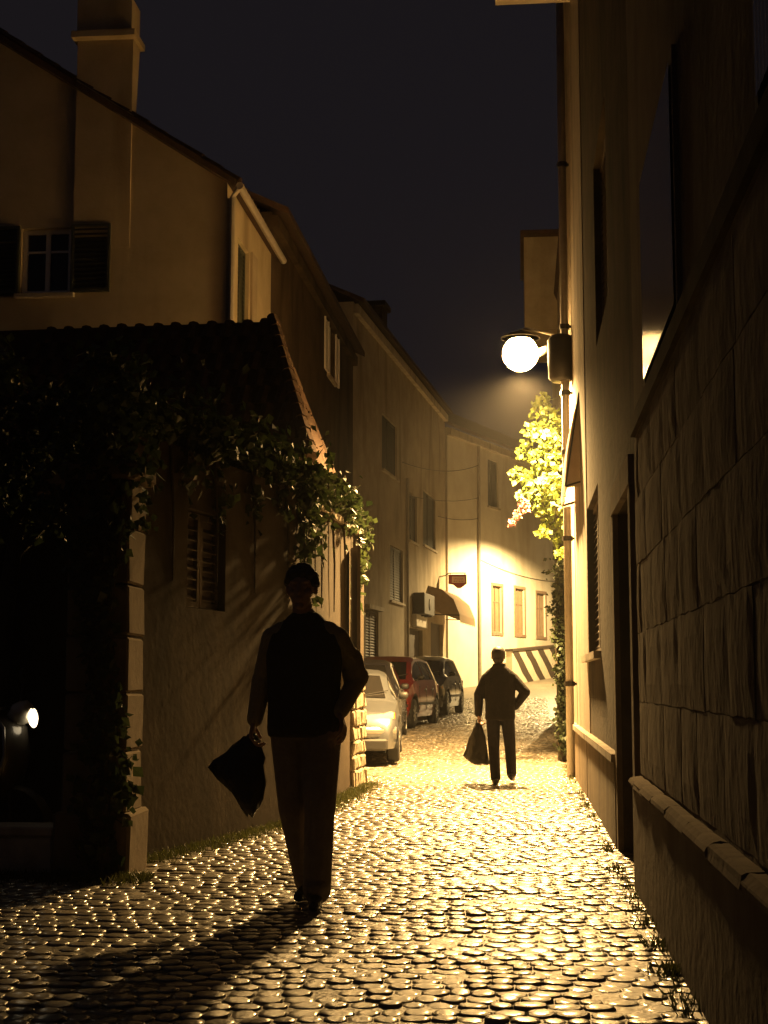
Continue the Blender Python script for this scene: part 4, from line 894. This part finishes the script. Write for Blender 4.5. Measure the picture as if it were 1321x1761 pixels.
# ================================================================ CARS
def car(label, loc, rz, paint, L=3.9, W=1.66, H=1.43, hood=.92, cab=-.95, vstyle='hatch'):
    root = thing('parked_car', label, 'car', loc, rz, 'cars parked along the left side'); Z = (0, 0, 0)
    hy = L/2
    if vstyle == 'mpv': prof = [(-hy, .46), (-hy+.04, .66), (-hy+.2, .80), (-hy+.75, .98), (-.55, H-.12), (-.1, H-.01), (.5, H), (hy-.55, H-.05), (hy-.3, H-.18), (hy-.08, .98), (hy-.02, .88), (hy, .5)]
    else: prof = [(-hy, .44), (-hy+.04, .62), (-hy+.2, .75), (cab, hood), (-.22, H-.07), (.2, H), (.85, H-.03), (hy-.75, H-.12), (hy-.2, .98), (hy-.05, .88), (hy, .5)]
    py_, pz_ = zip(*prof); belt0 = .90 if vstyle == 'hatch' else .97
    wr = .31; ax = (-hy+.72, hy-.68)
    ys = sorted(set(list(py_)+[a+wr*1.22*math.cos(t) for a in ax for t in np.linspace(0, math.pi, 11)]+list(np.linspace(-hy, hy, 30))))
    def ztop(y): return float(np.interp(y, py_, pz_))
    def taper(y): return float(np.interp(y, [-hy, -hy+.08, -hy+.35, -hy+.9, hy-.7, hy-.15, hy], [.80, .90, .97, 1, 1, .95, .86]))
    def zbot(y):
        z = .22
        for a in ax:
            d = abs(y-a)
            if d < wr*1.22: z = max(z, .31+math.sqrt(max(0, (wr*1.22)**2-d*d))-.0)
        return z
    sect = []
    for y in ys:
        t = taper(y); zt = ztop(y); zb = zbot(y); hw = W/2*t; bz = min(belt0, zt-.05)
        gl = max(0, min(1, (zt-belt0)/(H-belt0))); re = hw*(.86-.19*gl)
        pts = [(hw-.05, zb), (hw-.005, max(zb+.005, min(.42, bz-.1))), (hw, max(zb+.01, min(.60, bz-.06))), (hw-.05, max(zb+.02, bz)), (re+.015, max(bz+.01, zt-.06)), (re-.09, zt-.012), (re*.45, zt), (0, zt+.006)]
        sect.append([(x, y, z) for x, z in pts])
    b = MB(); npt = 8
    full = [s+[(-x, y, z) for x, y, z in s[-2::-1]] for s in sect]; m_ = 15
    for s in full: b.v += s
    for i in range(len(full)-1):
        for k in range(m_-1): b.f.append((i*m_+k, i*m_+k+1, (i+1)*m_+k+1, (i+1)*m_+k))
    b.f += [tuple(range(m_)), tuple((len(full)-1)*m_+k for k in range(m_))[::-1]]
    body = b.build('body', paint, root, Z); auto_smooth(body, 38)
    b = MB(); b.box((0, 0, .30), (W*.72, L*.9, .22)); b.build('underbody', M['black_plastic'], root, Z)
    def S_(y, k):
        i = np.searchsorted(ys, y); i = min(max(i, 1), len(ys)-1); f = (y-ys[i-1])/(ys[i]-ys[i-1]); return Vector(sect[i-1][k]).lerp(Vector(sect[i][k]), f)
    def lift(v, d): return v+d
    # windscreen and rear window
    ws0, ws1 = (cab+.06, -.28) if vstyle == 'hatch' else (-hy+.82, -.58)
    def screen(y0, y1, name, off):
        b = MB(); n = 6
        for i in range(n+1):
            y = y0+(y1-y0)*i/n; e = S_(y, 5); c = [e*1, S_(y, 6), S_(y, 7)]
            e2 = e.copy(); row = [e2, c[1], c[2], Vector((-c[1].x, c[1].y, c[1].z)), Vector((-e2.x, e2.y, e2.z))]
            for v in row: b.v.append(tuple(v+off))
        for i in range(n):
            for k in range(4): b.f.append((i*5+k, i*5+k+1, (i+1)*5+k+1, (i+1)*5+k))
        return b.build(name, M['glass_car'], root, Z, smooth=True)
    screen(ws0, ws1, 'windscreen', Vector((0, -.006, .008)))
    ry0, ry1 = (hy-.70, hy-.24) if vstyle == 'hatch' else (hy-.36, hy-.12)
    screen(ry0, ry1, 'rear_window', Vector((0, .008, .006)))
    # side windows
    gs = (ws0+.22, .02), (.10, .92), (1.0, hy-.5)
    for sx in (-1, 1):
        for (y0, y1) in gs:
            b = MB(); n = 5; vs = []
            for i in range(n+1):
                y = y0+(y1-y0)*i/n; a, c = S_(y, 3), S_(y, 4)
                lo_, hi_ = a.lerp(c, .10), a.lerp(c, .90)
                for v in (lo_, hi_): vs.append((sx*(v.x+.008), v.y, v.z))
            b.add(vs, [(2*i, 2*i+2, 2*i+3, 2*i+1) for i in range(n)]); b.build('side_window', M['glass_car'], root, Z, smooth=True)
    # doors: rubbing strip, shut lines, handles
    for sx in (-1, 1):
        b = MB(); b.box((sx*(W/2+.004), .12, .50), (.022, L-2.1, .06)); b.build('rubbing_strip', M['black_plastic'], root, Z)
        b = MB()
        for yy in (-.78, .06, .86): b.box((sx*(W/2-.004), yy, .62), (.012, .012, .52))
        b.build('door_gap', M['black_plastic'], root, Z)
        for yy in (-.08, .76):
            b = MB(); b.cbox((sx*(W/2+.004), yy-.02, .80), (.03, .16, .035), .008); b.build('handle', M['black_plastic'], root, Z)
        my = ws0+.30; p = S_(my, 3)
        b = MB(); b.cbox((sx*(p.x+.10), my, p.z+.09), (.15, .09, .11), .03); mr_ = b.build('wing_mirror', M['black_plastic'], root, Z); auto_smooth(mr_, 50)
        b = MB(); b.box((sx*(p.x+.02), my+.01, p.z+.04), (.08, .05, .03)); b.build('mirror_arm', M['black_plastic'], mr_, Z)
        # headlights
        fy = -hy+.10; t = taper(fy)*W/2
        b = MB(); b.hexa([(sx*(t-.42), fy-.07, .56), (sx*(t-.02), fy+.06, .58), (sx*(t-.03), fy+.3, .60), (sx*(t-.42), fy+.2, .60), (sx*(t-.42), fy-.03, .70), (sx*(t-.0), fy+.09, .74), (sx*(t-.04), fy+.3, .76), (sx*(t-.42), fy+.2, .72)]); hl = b.build('headlight', M['lens'], root, Z)
        b = MB(); b.hexa([(sx*(t-.03), fy+.07, .585), (sx*(t+.012), fy+.14, .59), (sx*(t-.01), fy+.31, .60), (sx*(t-.06), fy+.2, .6), (sx*(t-.02), fy+.10, .73), (sx*(t+.012), fy+.16, .745), (sx*(t-.01), fy+.31, .75), (sx*(t-.06), fy+.2, .74)]); b.build('indicator', M['amber'], hl, Z)
        b = MB(); ty = hy-.10; b.cbox((sx*(W/2*taper(ty)-.09), ty+.04, .80), (.16, .14, .26), .03); b.build('tail_light', M['sign_red'], root, Z)
        for a in ax:
            Mx = Matrix.Rotation(math.pi/2, 3, 'Y'); c = (sx*(W/2-.10), a, wr)
            b = MB(); b.lathe([(.18, -.09), (.27, -.095), (.302, -.075), (.31, -.03), (.31, .03), (.302, .075), (.27, .095), (.18, .09)], c, 24, M=Mx); ty_ = b.build('wheel', M['tyre'], root, Z); auto_smooth(ty_, 45)
            b = MB(); b.lathe([(.19, .05*sx), (.2, .092*sx), (.17, .075*sx), (.03, .088*sx), (.01, .09*sx)], c, 20, M=Mx)
            for k in range(7):
                th = k*2*math.pi/7; b.box(Vector(c)+Vector((sx*.09, .10*math.cos(th), .10*math.sin(th))), (.015, .035, .13), M=Matrix.Rotation(th-math.pi/2, 3, 'X'))
            b.build('rim', M['rim'], ty_, Z)
            b = MB(); vs = []
            for k in range(15):
                th = math.pi*k/14; 
                for rr, xo in ((wr*1.20, .0), (wr*1.34, .006), (wr*1.20, -.10)): vs.append((sx*(W/2*taper(a+rr*math.cos(th))*1.0+.004+xo), a+rr*math.cos(th), max(.2, .31+rr*math.sin(th))))
            b.add(vs, [(3*k, 3*k+3, 3*k+4, 3*k+1) for k in range(14)]+[(3*k+2, 3*k+5, 3*k+3, 3*k) for k in range(14)]); b.build('wheel_arch', M['black_plastic'] if vstyle == 'mpv' else paint, root, Z)
    fy = -hy
    b = MB(); b.cbox((0, fy+.02, .62), (.72, .10, .10), .02); g_ = b.build('grille', M['black_plastic'], root, Z)
    b = MB(); [b.box((0, fy-.035, .59+.03*k), (.66, .014, .010)) for k in range(3)]; b.build('bar', M['rim'], g_, Z)
    bw = W*.86
    b = MB(); vs = []
    for x in np.linspace(-1, 1, 13):
        yy = fy-.05+.22*abs(x)**3.2
        for z_, dd in ((.36, .02), (.40, -.02), (.50, -.02), (.54, .02)): vs.append((x*W*.475, yy+dd, z_))
    b.add(vs, [(4*i+k, 4*i+4+k, 4*i+5+k, 4*i+k+1) for i in range(12) for k in range(3)]); bp_ = b.build('bumper', paint, root, Z, smooth=True)
    b = MB(); vs = []
    for x in np.linspace(-1, 1, 13):
        yy = fy-.05+.22*abs(x)**3.2
        for z_, dd in ((.445, -.024), (.475, -.036), (.505, -.024)): vs.append((x*W*.475, yy+dd, z_))
    b.add(vs, [(3*i+k, 3*i+3+k, 3*i+4+k, 3*i+k+1) for i in range(12) for k in range(2)]); b.build('bumper_strip', M['rim'] if paint == M['silver'] else M['black_plastic'], bp_, Z, smooth=True)
    b = MB(); b.cbox((0, fy+.035, .285), (W*.8, .2, .17), .03); b.build('air_intake', M['black_plastic'], root, Z)
    b = MB(); b.cbox((0, fy-.078, .425), (.50, .012, .10), .003); b.build('number_plate', M['plate'], root, Z)
    b = MB()
    for sx in (-.28, .22):
        q = S_(ws0+.03, 7); b.tube([(sx, ws0+.02, ztop(ws0+.02)+.02), (sx+.42, ws0+.16, ztop(ws0+.16)+.02)], .008, 5)
    b.build('wiper', M['black_plastic'], root, Z)
    return root
car('silver hatchback half hidden behind the ivy wall, nearest of the parked cars', (-2.76, 23.2, gz(23.2)), R(4), M['silver'], H=1.40)
car('dark car tucked between the silver hatchback and the red car', (-3.08, 27.7, gz(27.7)), R(2), M['navy'], H=1.50)
car('red family car parked behind the silver hatchback', (-2.97, 32.5, gz(32.2)), R(-6.5), M['red'], L=4.1, W=1.7, H=1.54, vstyle='mpv')
car('charcoal car farthest up the street, below the brown awning', (-2.62, 38.9, gz(38.6)), R(-5.5), M['charcoal'], L=4.1, W=1.7, H=1.54, vstyle='mpv')

# ---------------------------------------------------------------- scooter in the courtyard
so = Vector((-4.12, 10.0, 0)); sc = thing('motor_scooter', 'dark motor scooter parked in the courtyard at the far left', 'scooter', so, R(-8)); Z = (0, 0, 0)
def swheel(x):
    Mx = Matrix.Rotation(math.pi/2, 3, 'X'); b = MB(); b.lathe([(.13, -.045), (.2, -.05), (.23, -.03), (.24, 0), (.23, .03), (.2, .05), (.13, .045)], (x, 0, .24), 20, M=Mx); w_ = b.build('wheel', M['tyre'], sc, Z, smooth=True)
    b = MB(); b.lathe([(.13, -.03), (.12, -.048), (.02, -.05)], (x, 0, .24), 14, M=Mx); b.build('rim', M['rim'], w_, Z)
swheel(.62); swheel(-.62)
b = MB(); vs = []
for i, (x, z, hw) in enumerate([(.60, .98, .10), (.68, .90, .17), (.70, .72, .2), (.66, .55, .2), (.56, .38, .17), (.40, .30, .16)]):
    for k in range(7):
        f = (k-3)/3; vs.append((x-.07*f*f, hw*f, z))
b.add(vs, [(i*7+k, i*7+k+1, i*7+7+k+1, i*7+7+k) for i in range(5) for k in range(6)]); o = b.build('leg_shield', M['charcoal'], sc, Z, smooth=True)
b = MB(); b.tube([(.55, -.17, .98), (.62, -.18, .90), (.645, -.205, .72), (.60, -.205, .55), (.50, -.175, .38), (.36, -.16, .29)], .012, 6); b.build('trim', M['rim'], o, Z, smooth=True)
b = MB(); b.lathe([(.02, .09), (.06, .075), (.08, .03), (.085, -.02), (.05, -.09), (.01, -.1)], (.66, 0, 1.0), 14, M=Matrix.Rotation(math.pi/2-.5, 3, 'Y')); hl_ = b.build('headlight', M['lens'], sc, Z, smooth=True)
b = MB(); b.lathe([(.001, .0), (.06, .004), (.07, .014), (.045, .028), (.001, .034)], (.735, 0, .965), 14, M=Matrix.Rotation(math.pi/2-.1, 3, 'Y')); b.build('glint_lens', emit('lens_glint_glow', (1, .8, .5), 4), hl_, Z, smooth=True)  # emissive lens added to imitate a glint on the headlight
b = MB(); b.tube([(.5, -.34, 1.05), (.56, -.1, 1.03), (.56, .1, 1.03), (.5, .34, 1.05)], .016, 7); b.build('handlebar', M['iron'], sc, Z)
for s_ in (-1, 1):
    b = MB(); b.tube([(.52, s_*.24, 1.05), (.5, s_*.32, 1.22)], .007, 5); b.lathe([(.01, -.015), (.06, -.01), (.06, .01), (.01, .015)], (.5, s_*.33, 1.26), 12, M=Matrix.Rotation(math.pi/2, 3, 'Y')); b.build('mirror', M['iron'], sc, Z)
b = MB(); b.cbox((.05, 0, .28), (.75, .30, .07), .02); b.build('footboard', M['black_plastic'], sc, Z)
b = MB()
for x, w_, z0q, z1q in ((-.2, .14, .3, .72), (-.45, .2, .32, .74), (-.75, .18, .42, .76), (-.95, .08, .55, .74)):
    for k in range(8):
        th = 2*math.pi*k/8; b.v.append((x, w_*math.cos(th), (z0q+z1q)/2+(z1q-z0q)/2*math.sin(th)))
for i in range(3):
    for k in range(8): b.f.append((i*8+k, i*8+(k+1) % 8, i*8+8+(k+1) % 8, i*8+8+k))
b.f += [tuple(range(8)), tuple(range(24, 32))]; b.build('body_cover', M['charcoal'], sc, Z, smooth=True)
b = MB(); b.cbox((-.5, 0, .80), (.72, .26, .11), .04); auto_smooth(b.build('seat', M['black_plastic'], sc, Z), 50)
b = MB(); vs = []
for k in range(9):
    th = math.pi*(k/8)*.9+.1
    for f in (-1, 0, 1): vs.append((.62+.27*math.cos(th), f*.07, .24+.27*math.sin(th)-.02*abs(f)))
b.add(vs, [(3*k+j, 3*k+j+1, 3*k+4+j, 3*k+3+j) for k in range(8) for j in range(2)]); b.build('fender', M['charcoal'], sc, Z, smooth=True)
b = MB(); b.tube([(.62, -.06, .24), (.60, -.04, .6), (.56, 0, .95)], .02, 6); b.tube([(-.1, -.12, .24), (-.2, -.2, .02)], .014, 5); b.build('fork', M['iron'], sc, Z)

# ================================================================ PEOPLE
def capsule(mb, p, q, r1, r2, n=14, sq=1.0):
    p, q = Vector(p), Vector(q); t = (q-p); L_ = t.length; t.normalize(); pts = []; rs = []
    for k in range(5): a = math.pi/2*(k/4); pts.append(p-t*r1*math.cos(a)); rs.append(max(.0015, r1*math.sin(a)))
    pts.append(p.lerp(q, .5)); rs.append((r1+r2)/2)
    for k in range(5): a = math.pi/2*(1-k/4); pts.append(q+t*r2*math.cos(a)); rs.append(max(.0015, r2*math.sin(a)))
    mb.tube(pts, rs, n)
def ell(mb, c, r, M_=None, n=16):
    prof = [(max(.001, math.cos(t)), math.sin(t)) for t in np.linspace(-math.pi/2, math.pi/2, 11)]
    Md = Matrix.Diagonal(Vector(r)); mb.lathe(prof, c, n, M=(M_@Md if M_ is not None else Md))
def blend(mb, name, m, parent, vox=.008, it=4, org=(0, 0, 0)):
    o = mb.build(name, m, parent, org, fix=True)
    r = o.modifiers.new('r', 'REMESH'); r.mode = 'VOXEL'; r.voxel_size = vox
    s = o.modifiers.new('s', 'SMOOTH'); s.iterations = it; s.factor = .5
    bpy.context.view_layer.update(); dg = bpy.context.evaluated_depsgraph_get(); me = bpy.data.meshes.new_from_object(o.evaluated_get(dg))
    o.modifiers.clear(); old = o.data; o.data = me; bpy.data.meshes.remove(old)
    for p in me.polygons: p.use_smooth = True
    if not me.materials: me.materials.append(m)
    me.name = name; return o
def loft(mb, rings, n=20):   # rings: (cx, cy, z, rx, ry)
    k = len(mb.v)
    for cx, cy, z, rx, ry in rings:
        for j in range(n):
            th = 2*math.pi*j/n; c_, s_ = math.cos(th), math.sin(th); r = (abs(c_)**2.5+abs(s_)**2.5)**(-1/2.5); mb.v.append((cx+rx*r*c_, cy+ry*r*s_, z))
    for i in range(len(rings)-1):
        for j in range(n): mb.f.append((k+i*n+j, k+i*n+(j+1) % n, k+(i+1)*n+(j+1) % n, k+(i+1)*n+j))
    mb.f.append(tuple(k+j for j in range(n))[::-1]); e = k+(len(rings)-1)*n; mb.f.append(tuple(e+j for j in range(n)))
def hand(mb, wrist, elbow, palm_n, curl, side):
    """palm + four fingers + thumb, continuing the forearm direction"""
    w, e, pn = Vector(wrist), Vector(elbow), Vector(palm_n).normalized(); d = (w-e).normalized(); pn = (pn-d*pn.dot(d)).normalized(); s = d.cross(pn)*side
    for k in range(4):
        o = (k-1.5)*.021; a = w+d*.02+s*o*.7; c = w+d*.088+s*o; capsule(mb, a, c, .013, .0115, 8)
    L_ = (.040, .046, .043, .034)
    for k in range(4):
        o = (k-1.5)*.0225; p = w+d*.092+s*o; ang_ = 0; dd = d.copy(); r = .0092
        for j in range(3):
            ang_ += curl; dd = d*math.cos(ang_)+pn*math.sin(ang_); q = p+dd*L_[k]*(1, .72, .55)[j]; capsule(mb, p, q, r, r*.93, 8); p = q; r *= .93
    t0 = w+d*.025-s*.03; t1 = t0+(d*.5-s*.6+pn*.45).normalized()*.042; t2 = t1+(d*.75+s*.1+pn*.6).normalized()*.032; capsule(mb, t0, t1, .0135, .011, 8); capsule(mb, t1, t2, .011, .009, 8)
def head(mb, c, h, fwd, lean=0):
    """c = centre of head, h = chin-to-crown height; face looks along fwd (+-y)"""
    k = h/.235; F_ = Vector(fwd); sdir = Vector((1, 0, 0)); c = Vector(c)
    ell(mb, c+Vector((0, 0, .022*k))-F_*.012*k, (.076*k, .095*k, .096*k))
    ell(mb, c+F_*.022*k-Vector((0, 0, .045*k)), (.058*k, .070*k, .074*k))
    capsule(mb, c+F_*.088*k+Vector((0, 0, .015*k)), c+F_*.112*k-Vector((0, 0, .028*k)), .010*k, .0155*k, 8)           # nose
    for s in (-1, 1):
        ell(mb, c+F_*.080*k+Vector((s*.033*k, 0, .030*k)), (.024*k, .014*k, .008*k))                                    # brow
        ell(mb, c+F_*.078*k+Vector((s*.032*k, 0, .006*k)), (.014*k, .011*k, .009*k))                                    # eye
        ell(mb, c+F_*.055*k+Vector((s*.047*k, 0, -.030*k)), (.022*k, .028*k, .026*k))                                   # cheek
        ell(mb, c-F_*.008*k+Vector((s*.080*k, 0, -.008*k)), (.010*k, .020*k, .031*k))                                   # ear
    ell(mb, c+F_*.090*k-Vector((0, 0, .060*k)), (.024*k, .010*k, .007*k)); ell(mb, c+F_*.088*k-Vector((0, 0, .073*k)), (.021*k, .011*k, .007*k))
    ell(mb, c+F_*.075*k-Vector((0, 0, .102*k)), (.024*k, .022*k, .018*k))
def shoe(mb, ankle, fwd, k=1):
    a = Vector(ankle); F_ = Vector(fwd).normalized(); g = a.z-.085*k
    capsule(mb, a-F_*.05*k-Vector((0, 0, .045*k)), a+F_*.10*k-Vector((0, 0, .052*k)), .042*k, .037*k, 12); capsule(mb, a+F_*.08*k-Vector((0, 0, .052*k)), a+F_*.185*k-Vector((0, 0, .06*k)), .042*k, .028*k, 12); capsule(mb, a+Vector((0, 0, .02)), a-Vector((0, 0, .04*k)), .045*k, .045*k, 12)

# --- near person, walking towards the camera
ro = Vector((-1.2, 8.13, 0)); pa = thing('person', 'person in a dark vest walking on the cobbles beside the left wall', 'person', ro); Fw = (0, -1, 0)
hd = Vector((-.035, -.02, 1.735))
kL, kR = Vector((-.075, .02, .50)), Vector((.085, -.10, .51)); aL, aR = Vector((-.01, .13, .10)), Vector((.075, -.12, .087)); hL, hR = Vector((-.10, 0, .93)), Vector((.085, -.01, .93))
shL, shR = Vector((-.20, 0, 1.475)), Vector((.168, 0, 1.475)); elL, elR = Vector((-.262, .03, 1.22)), Vector((.275, .09, 1.24)); wrL, wrR = Vector((-.295, -.03, .99)), Vector((.19, -.07, 1.04))
b = MB(); head(b, hd, .24, Fw); capsule(b, (-.02, .01, 1.46), hd-Vector((0, -.01, .07)), .062, .056)
capsule(b, (-.02, .01, 1.0), (-.02, .01, 1.40), .09, .085); capsule(b, shL+Vector((.06, .01, -.01)), shR-Vector((.06, -.01, .01)), .055, .055)
for s, e, w_ in ((shL, elL, wrL), (shR, elR, wrR)): capsule(b, s+Vector((.02 if s.x < 0 else -.02, 0, -.06)), e, .046, .042); capsule(b, e, w_, .04, .028)
for h_, k_, a_ in ((hL, kL, aL), (hR, kR, aR)): capsule(b, h_, k_, .08, .055); capsule(b, k_, a_, .052, .04)
hand(b, wrL, elL, (1, 0, 0), .75, 1); hand(b, wrR, elR+Vector((-.2, 0, .1)), (-1, .2, 0), .4, -1)
blend(b, 'body', M['skin'], pa, .0055, 2)
b = MB()   # hair
for k in range(60):
    th = random.uniform(0, 6.28); u = random.uniform(-.15, 1); z_ = u; rr = math.sqrt(max(0, 1-z_*z_)); p = Vector((rr*math.cos(th)*.082, rr*math.sin(th)*.10+.02, z_*.10+.03))
    if p.y < -.045 and p.z < .075: continue
    ell(b, hd+p, (.024, .024, .02), n=8)
ell(b, hd+Vector((0, .018, .045)), (.083, .098, .083)); blend(b, 'hair', M['hair'], pa, .007, 3)
b = MB()
for h_, k_, a_ in ((hL, kL, aL), (hR, kR, aR)): capsule(b, h_, k_, .112, .088); capsule(b, k_, a_+Vector((0, 0, .0)), .085, .078); ell(b, a_+Vector((0, -.02, .02)), (.078, .09, .05))
capsule(b, (-.09, 0, .97), (.075, 0, .97), .115, .115); blend(b, 'trousers', M['trousers'], pa, .010, 5)
b = MB()
for s, e, w_ in ((shL, elL, wrL), (shR, elR, wrR)): capsule(b, s+Vector((0, 0, -.02)), e, .066, .058); capsule(b, e, w_+(e-w_)*.06, .062, .046)
ell(b, shR.lerp(elR, .75)+Vector((.0, 0, -.02)), (.066, .07, .13)); capsule(b, shL+Vector((.06, 0, 0)), shR-Vector((.06, 0, 0)), .08, .08)
capsule(b, (-.02, .012, 1.50), (-.02, .005, 1.57), .078, .070)
blend(b, 'sweater', M['sweater'], pa, .008, 5)
b = MB()
loft(b, [(-.015, 0, .905, .205, .135), (-.015, 0, .95, .212, .14), (-.018, 0, 1.08, .205, .135), (-.02, .0, 1.22, .208, .138), (-.02, .0, 1.36, .218, .135), (-.018, .01, 1.46, .215, .118), (-.018, .01, 1.51, .185, .10), (-.018, .012, 1.55, .125, .085), (-.018, .012, 1.60, .075, .07)])
vo = blend(b, 'vest', M['vest'], pa, .010, 5)
b = MB(); b.tube([(-.016, -.137, .93), (-.018, -.135, 1.08), (-.02, -.138, 1.22), (-.02, -.134, 1.36), (-.018, -.108, 1.46)], .006, 6); b.build('zip', M['iron'], vo, (0, 0, 0))
for a_, f_ in ((aL, (-.15, -1, 0)), (aR, (.05, -1, 0))):
    b = MB(); shoe(b, a_, f_); blend(b, 'shoe', M['shoe'], pa, .006, 2)

# --- far person, walking away
ro2 = Vector((-.26, 17.75, 0)); pb = thing('person', 'person in a black jacket silhouetted in the middle of the street', 'person', ro2); Fw = (0, 1, 0)
hd = Vector((-.03, .02, 1.53))
hL, hR = Vector((-.10, 0, .82)), Vector((.07, 0, .82)); kL, kR = Vector((-.095, .05, .44)), Vector((.10, .08, .46)); aL, aR = Vector((-.075, -.07, .086)), Vector((.115, .08, .13))
shL, shR = Vector((-.195, 0, 1.33)), Vector((.165, 0, 1.33)); elL, elR = Vector((-.27, -.01, 1.07)), Vector((.29, -.07, 1.10)); wrL, wrR = Vector((-.275, .03, .84)), Vector((.17, .05, .93))
b = MB(); head(b, hd, .225, Fw); capsule(b, (-.02, -.01, 1.30), hd-Vector((0, .01, .07)), .060, .054)
capsule(b, (-.02, 0, .9), (-.02, 0, 1.24), .08, .075); capsule(b, shL+Vector((.08, 0, -.05)), shR-Vector((.08, 0, .05)), .05, .05)
for s, e, w_ in ((shL, elL, wrL), (shR, elR, wrR)): capsule(b, s+Vector((.03 if s.x < 0 else -.03, 0, -.09)), e, .044, .04); capsule(b, e, w_, .038, .027)
for h_, k_, a_ in ((hL, kL, aL), (hR, kR, aR)): capsule(b, h_, k_, .07, .05); capsule(b, k_, a_, .047, .036)
hand(b, wrL, elL, (1, 0, 0), .8, -1); hand(b, wrR, elR, (-1, .2, 0), .4, 1)
blend(b, 'body', M['skin'], pb, .0055, 2)
b = MB(); ell(b, hd+Vector((0, -.014, .03)), (.088, .104, .096)); ell(b, hd+Vector((0, -.05, -.03)), (.072, .06, .065))
blend(b, 'hair', M['hair'], pb, .007, 3)
b = MB()
for h_, k_, a_ in ((hL, kL, aL), (hR, kR, aR)): capsule(b, h_, k_, .088, .070); capsule(b, k_, a_+Vector((0, 0, .0)), .069, .062)
capsule(b, (-.08, 0, .85), (.05, 0, .85), .095, .095); blend(b, 'trousers', M['jeans'], pb, .008, 5)
b = MB()
for s, e, w_ in ((shL, elL, wrL), (shR, elR, wrR)): capsule(b, s+Vector((.022 if s.x < 0 else -.022, 0, -.065)), e, .070, .062); capsule(b, e, w_, .061, .047)
loft(b, [(-.015, 0, .765, .175, .125), (-.015, 0, .80, .182, .13), (-.016, 0, .95, .176, .125), (-.016, 0, 1.1, .188, .13), (-.016, 0, 1.22, .198, .128), (-.016, -.005, 1.31, .195, .115), (-.017, -.006, 1.35, .165, .10), (-.018, -.008, 1.385, .12, .09), (-.02, -.006, 1.41, .085, .08), (-.022, -.004, 1.44, .078, .075)])
blend(b, 'jacket', M['jacket'], pb, .008, 5)
for a_, f_ in ((aL, (-.1, 1, 0)), (aR, (.1, 1, -.12))):
    b = MB(); shoe(b, a_, f_, .95); blend(b, 'shoe', M['shoe'], pb, .006, 2)

# --- bags
def bag(label, org, outline, thick, handle_pt, m):
    """outline: list of (z, x_left, x_right) from the top down, relative to org"""
    root = thing('carrier_bag', label, 'bag', org, group='carrier bags in hands')
    b = MB(); n = 20; rows = []
    for i, (z, x0, x1) in enumerate(outline):
        f = i/(len(outline)-1); t = thick*(.25+.75*math.sin(min(1, f*1.15)*math.pi*.52)) if f < 1 else thick*.6
        for k in range(n):
            th = 2*math.pi*k/n; cr = 1+.10*math.sin(5*th+i*1.3)+.06*math.sin(9*th-i*2)+random.uniform(-.05, .05)
            b.v.append(((x0+x1)/2+(x1-x0)/2*math.cos(th)*cr, t/2*math.sin(th)*cr, z+.012*math.sin(3*th+i)))
    for i in range(len(outline)-1):
        for k in range(n): b.f.append((i*n+k, i*n+(k+1) % n, (i+1)*n+(k+1) % n, (i+1)*n+k))
    b.f += [tuple(range(n))[::-1], tuple((len(outline)-1)*n+k for k in range(n))]
    b.build('sack', m, root, (0, 0, 0), smooth=True)
    h = Vector(handle_pt); z, x0, x1 = outline[0]; 
    for dy in (-.012, .012):
        b = MB(); b.tube([Vector((x0+.01, dy, z-.02)), h+Vector((-.02, dy, -.0)), h+Vector((0, dy, .012)), h+Vector((.02, dy, .0)), Vector((x1-.01, dy, z-.02))], .008, 6); b.build('handle', m, root, (0, 0, 0))
bag('dark pointed carrier bag in the hand of the person in a vest', ro+Vector((-.305, -.04, 0)), [(.90, -.05, .03), (.85, -.12, .05), (.78, -.21, .065), (.74, -.235, .075), (.66, -.17, .08), (.58, -.10, .065), (.52, -.05, .04), (.475, -.02, .015)], .13, (-.0, 0, .915), M['bag'])
bag('full black plastic bag carried by the person in a black jacket', ro2+Vector((-.275, .035, 0)), [(.72, -.04, .03), (.66, -.07, .05), (.55, -.11, .08), (.42, -.15, .10), (.33, -.17, .115), (.285, -.15, .12), (.245, -.06, .125), (.235, .02, .11)], .2, (-.005, 0, .765), M['bag'])
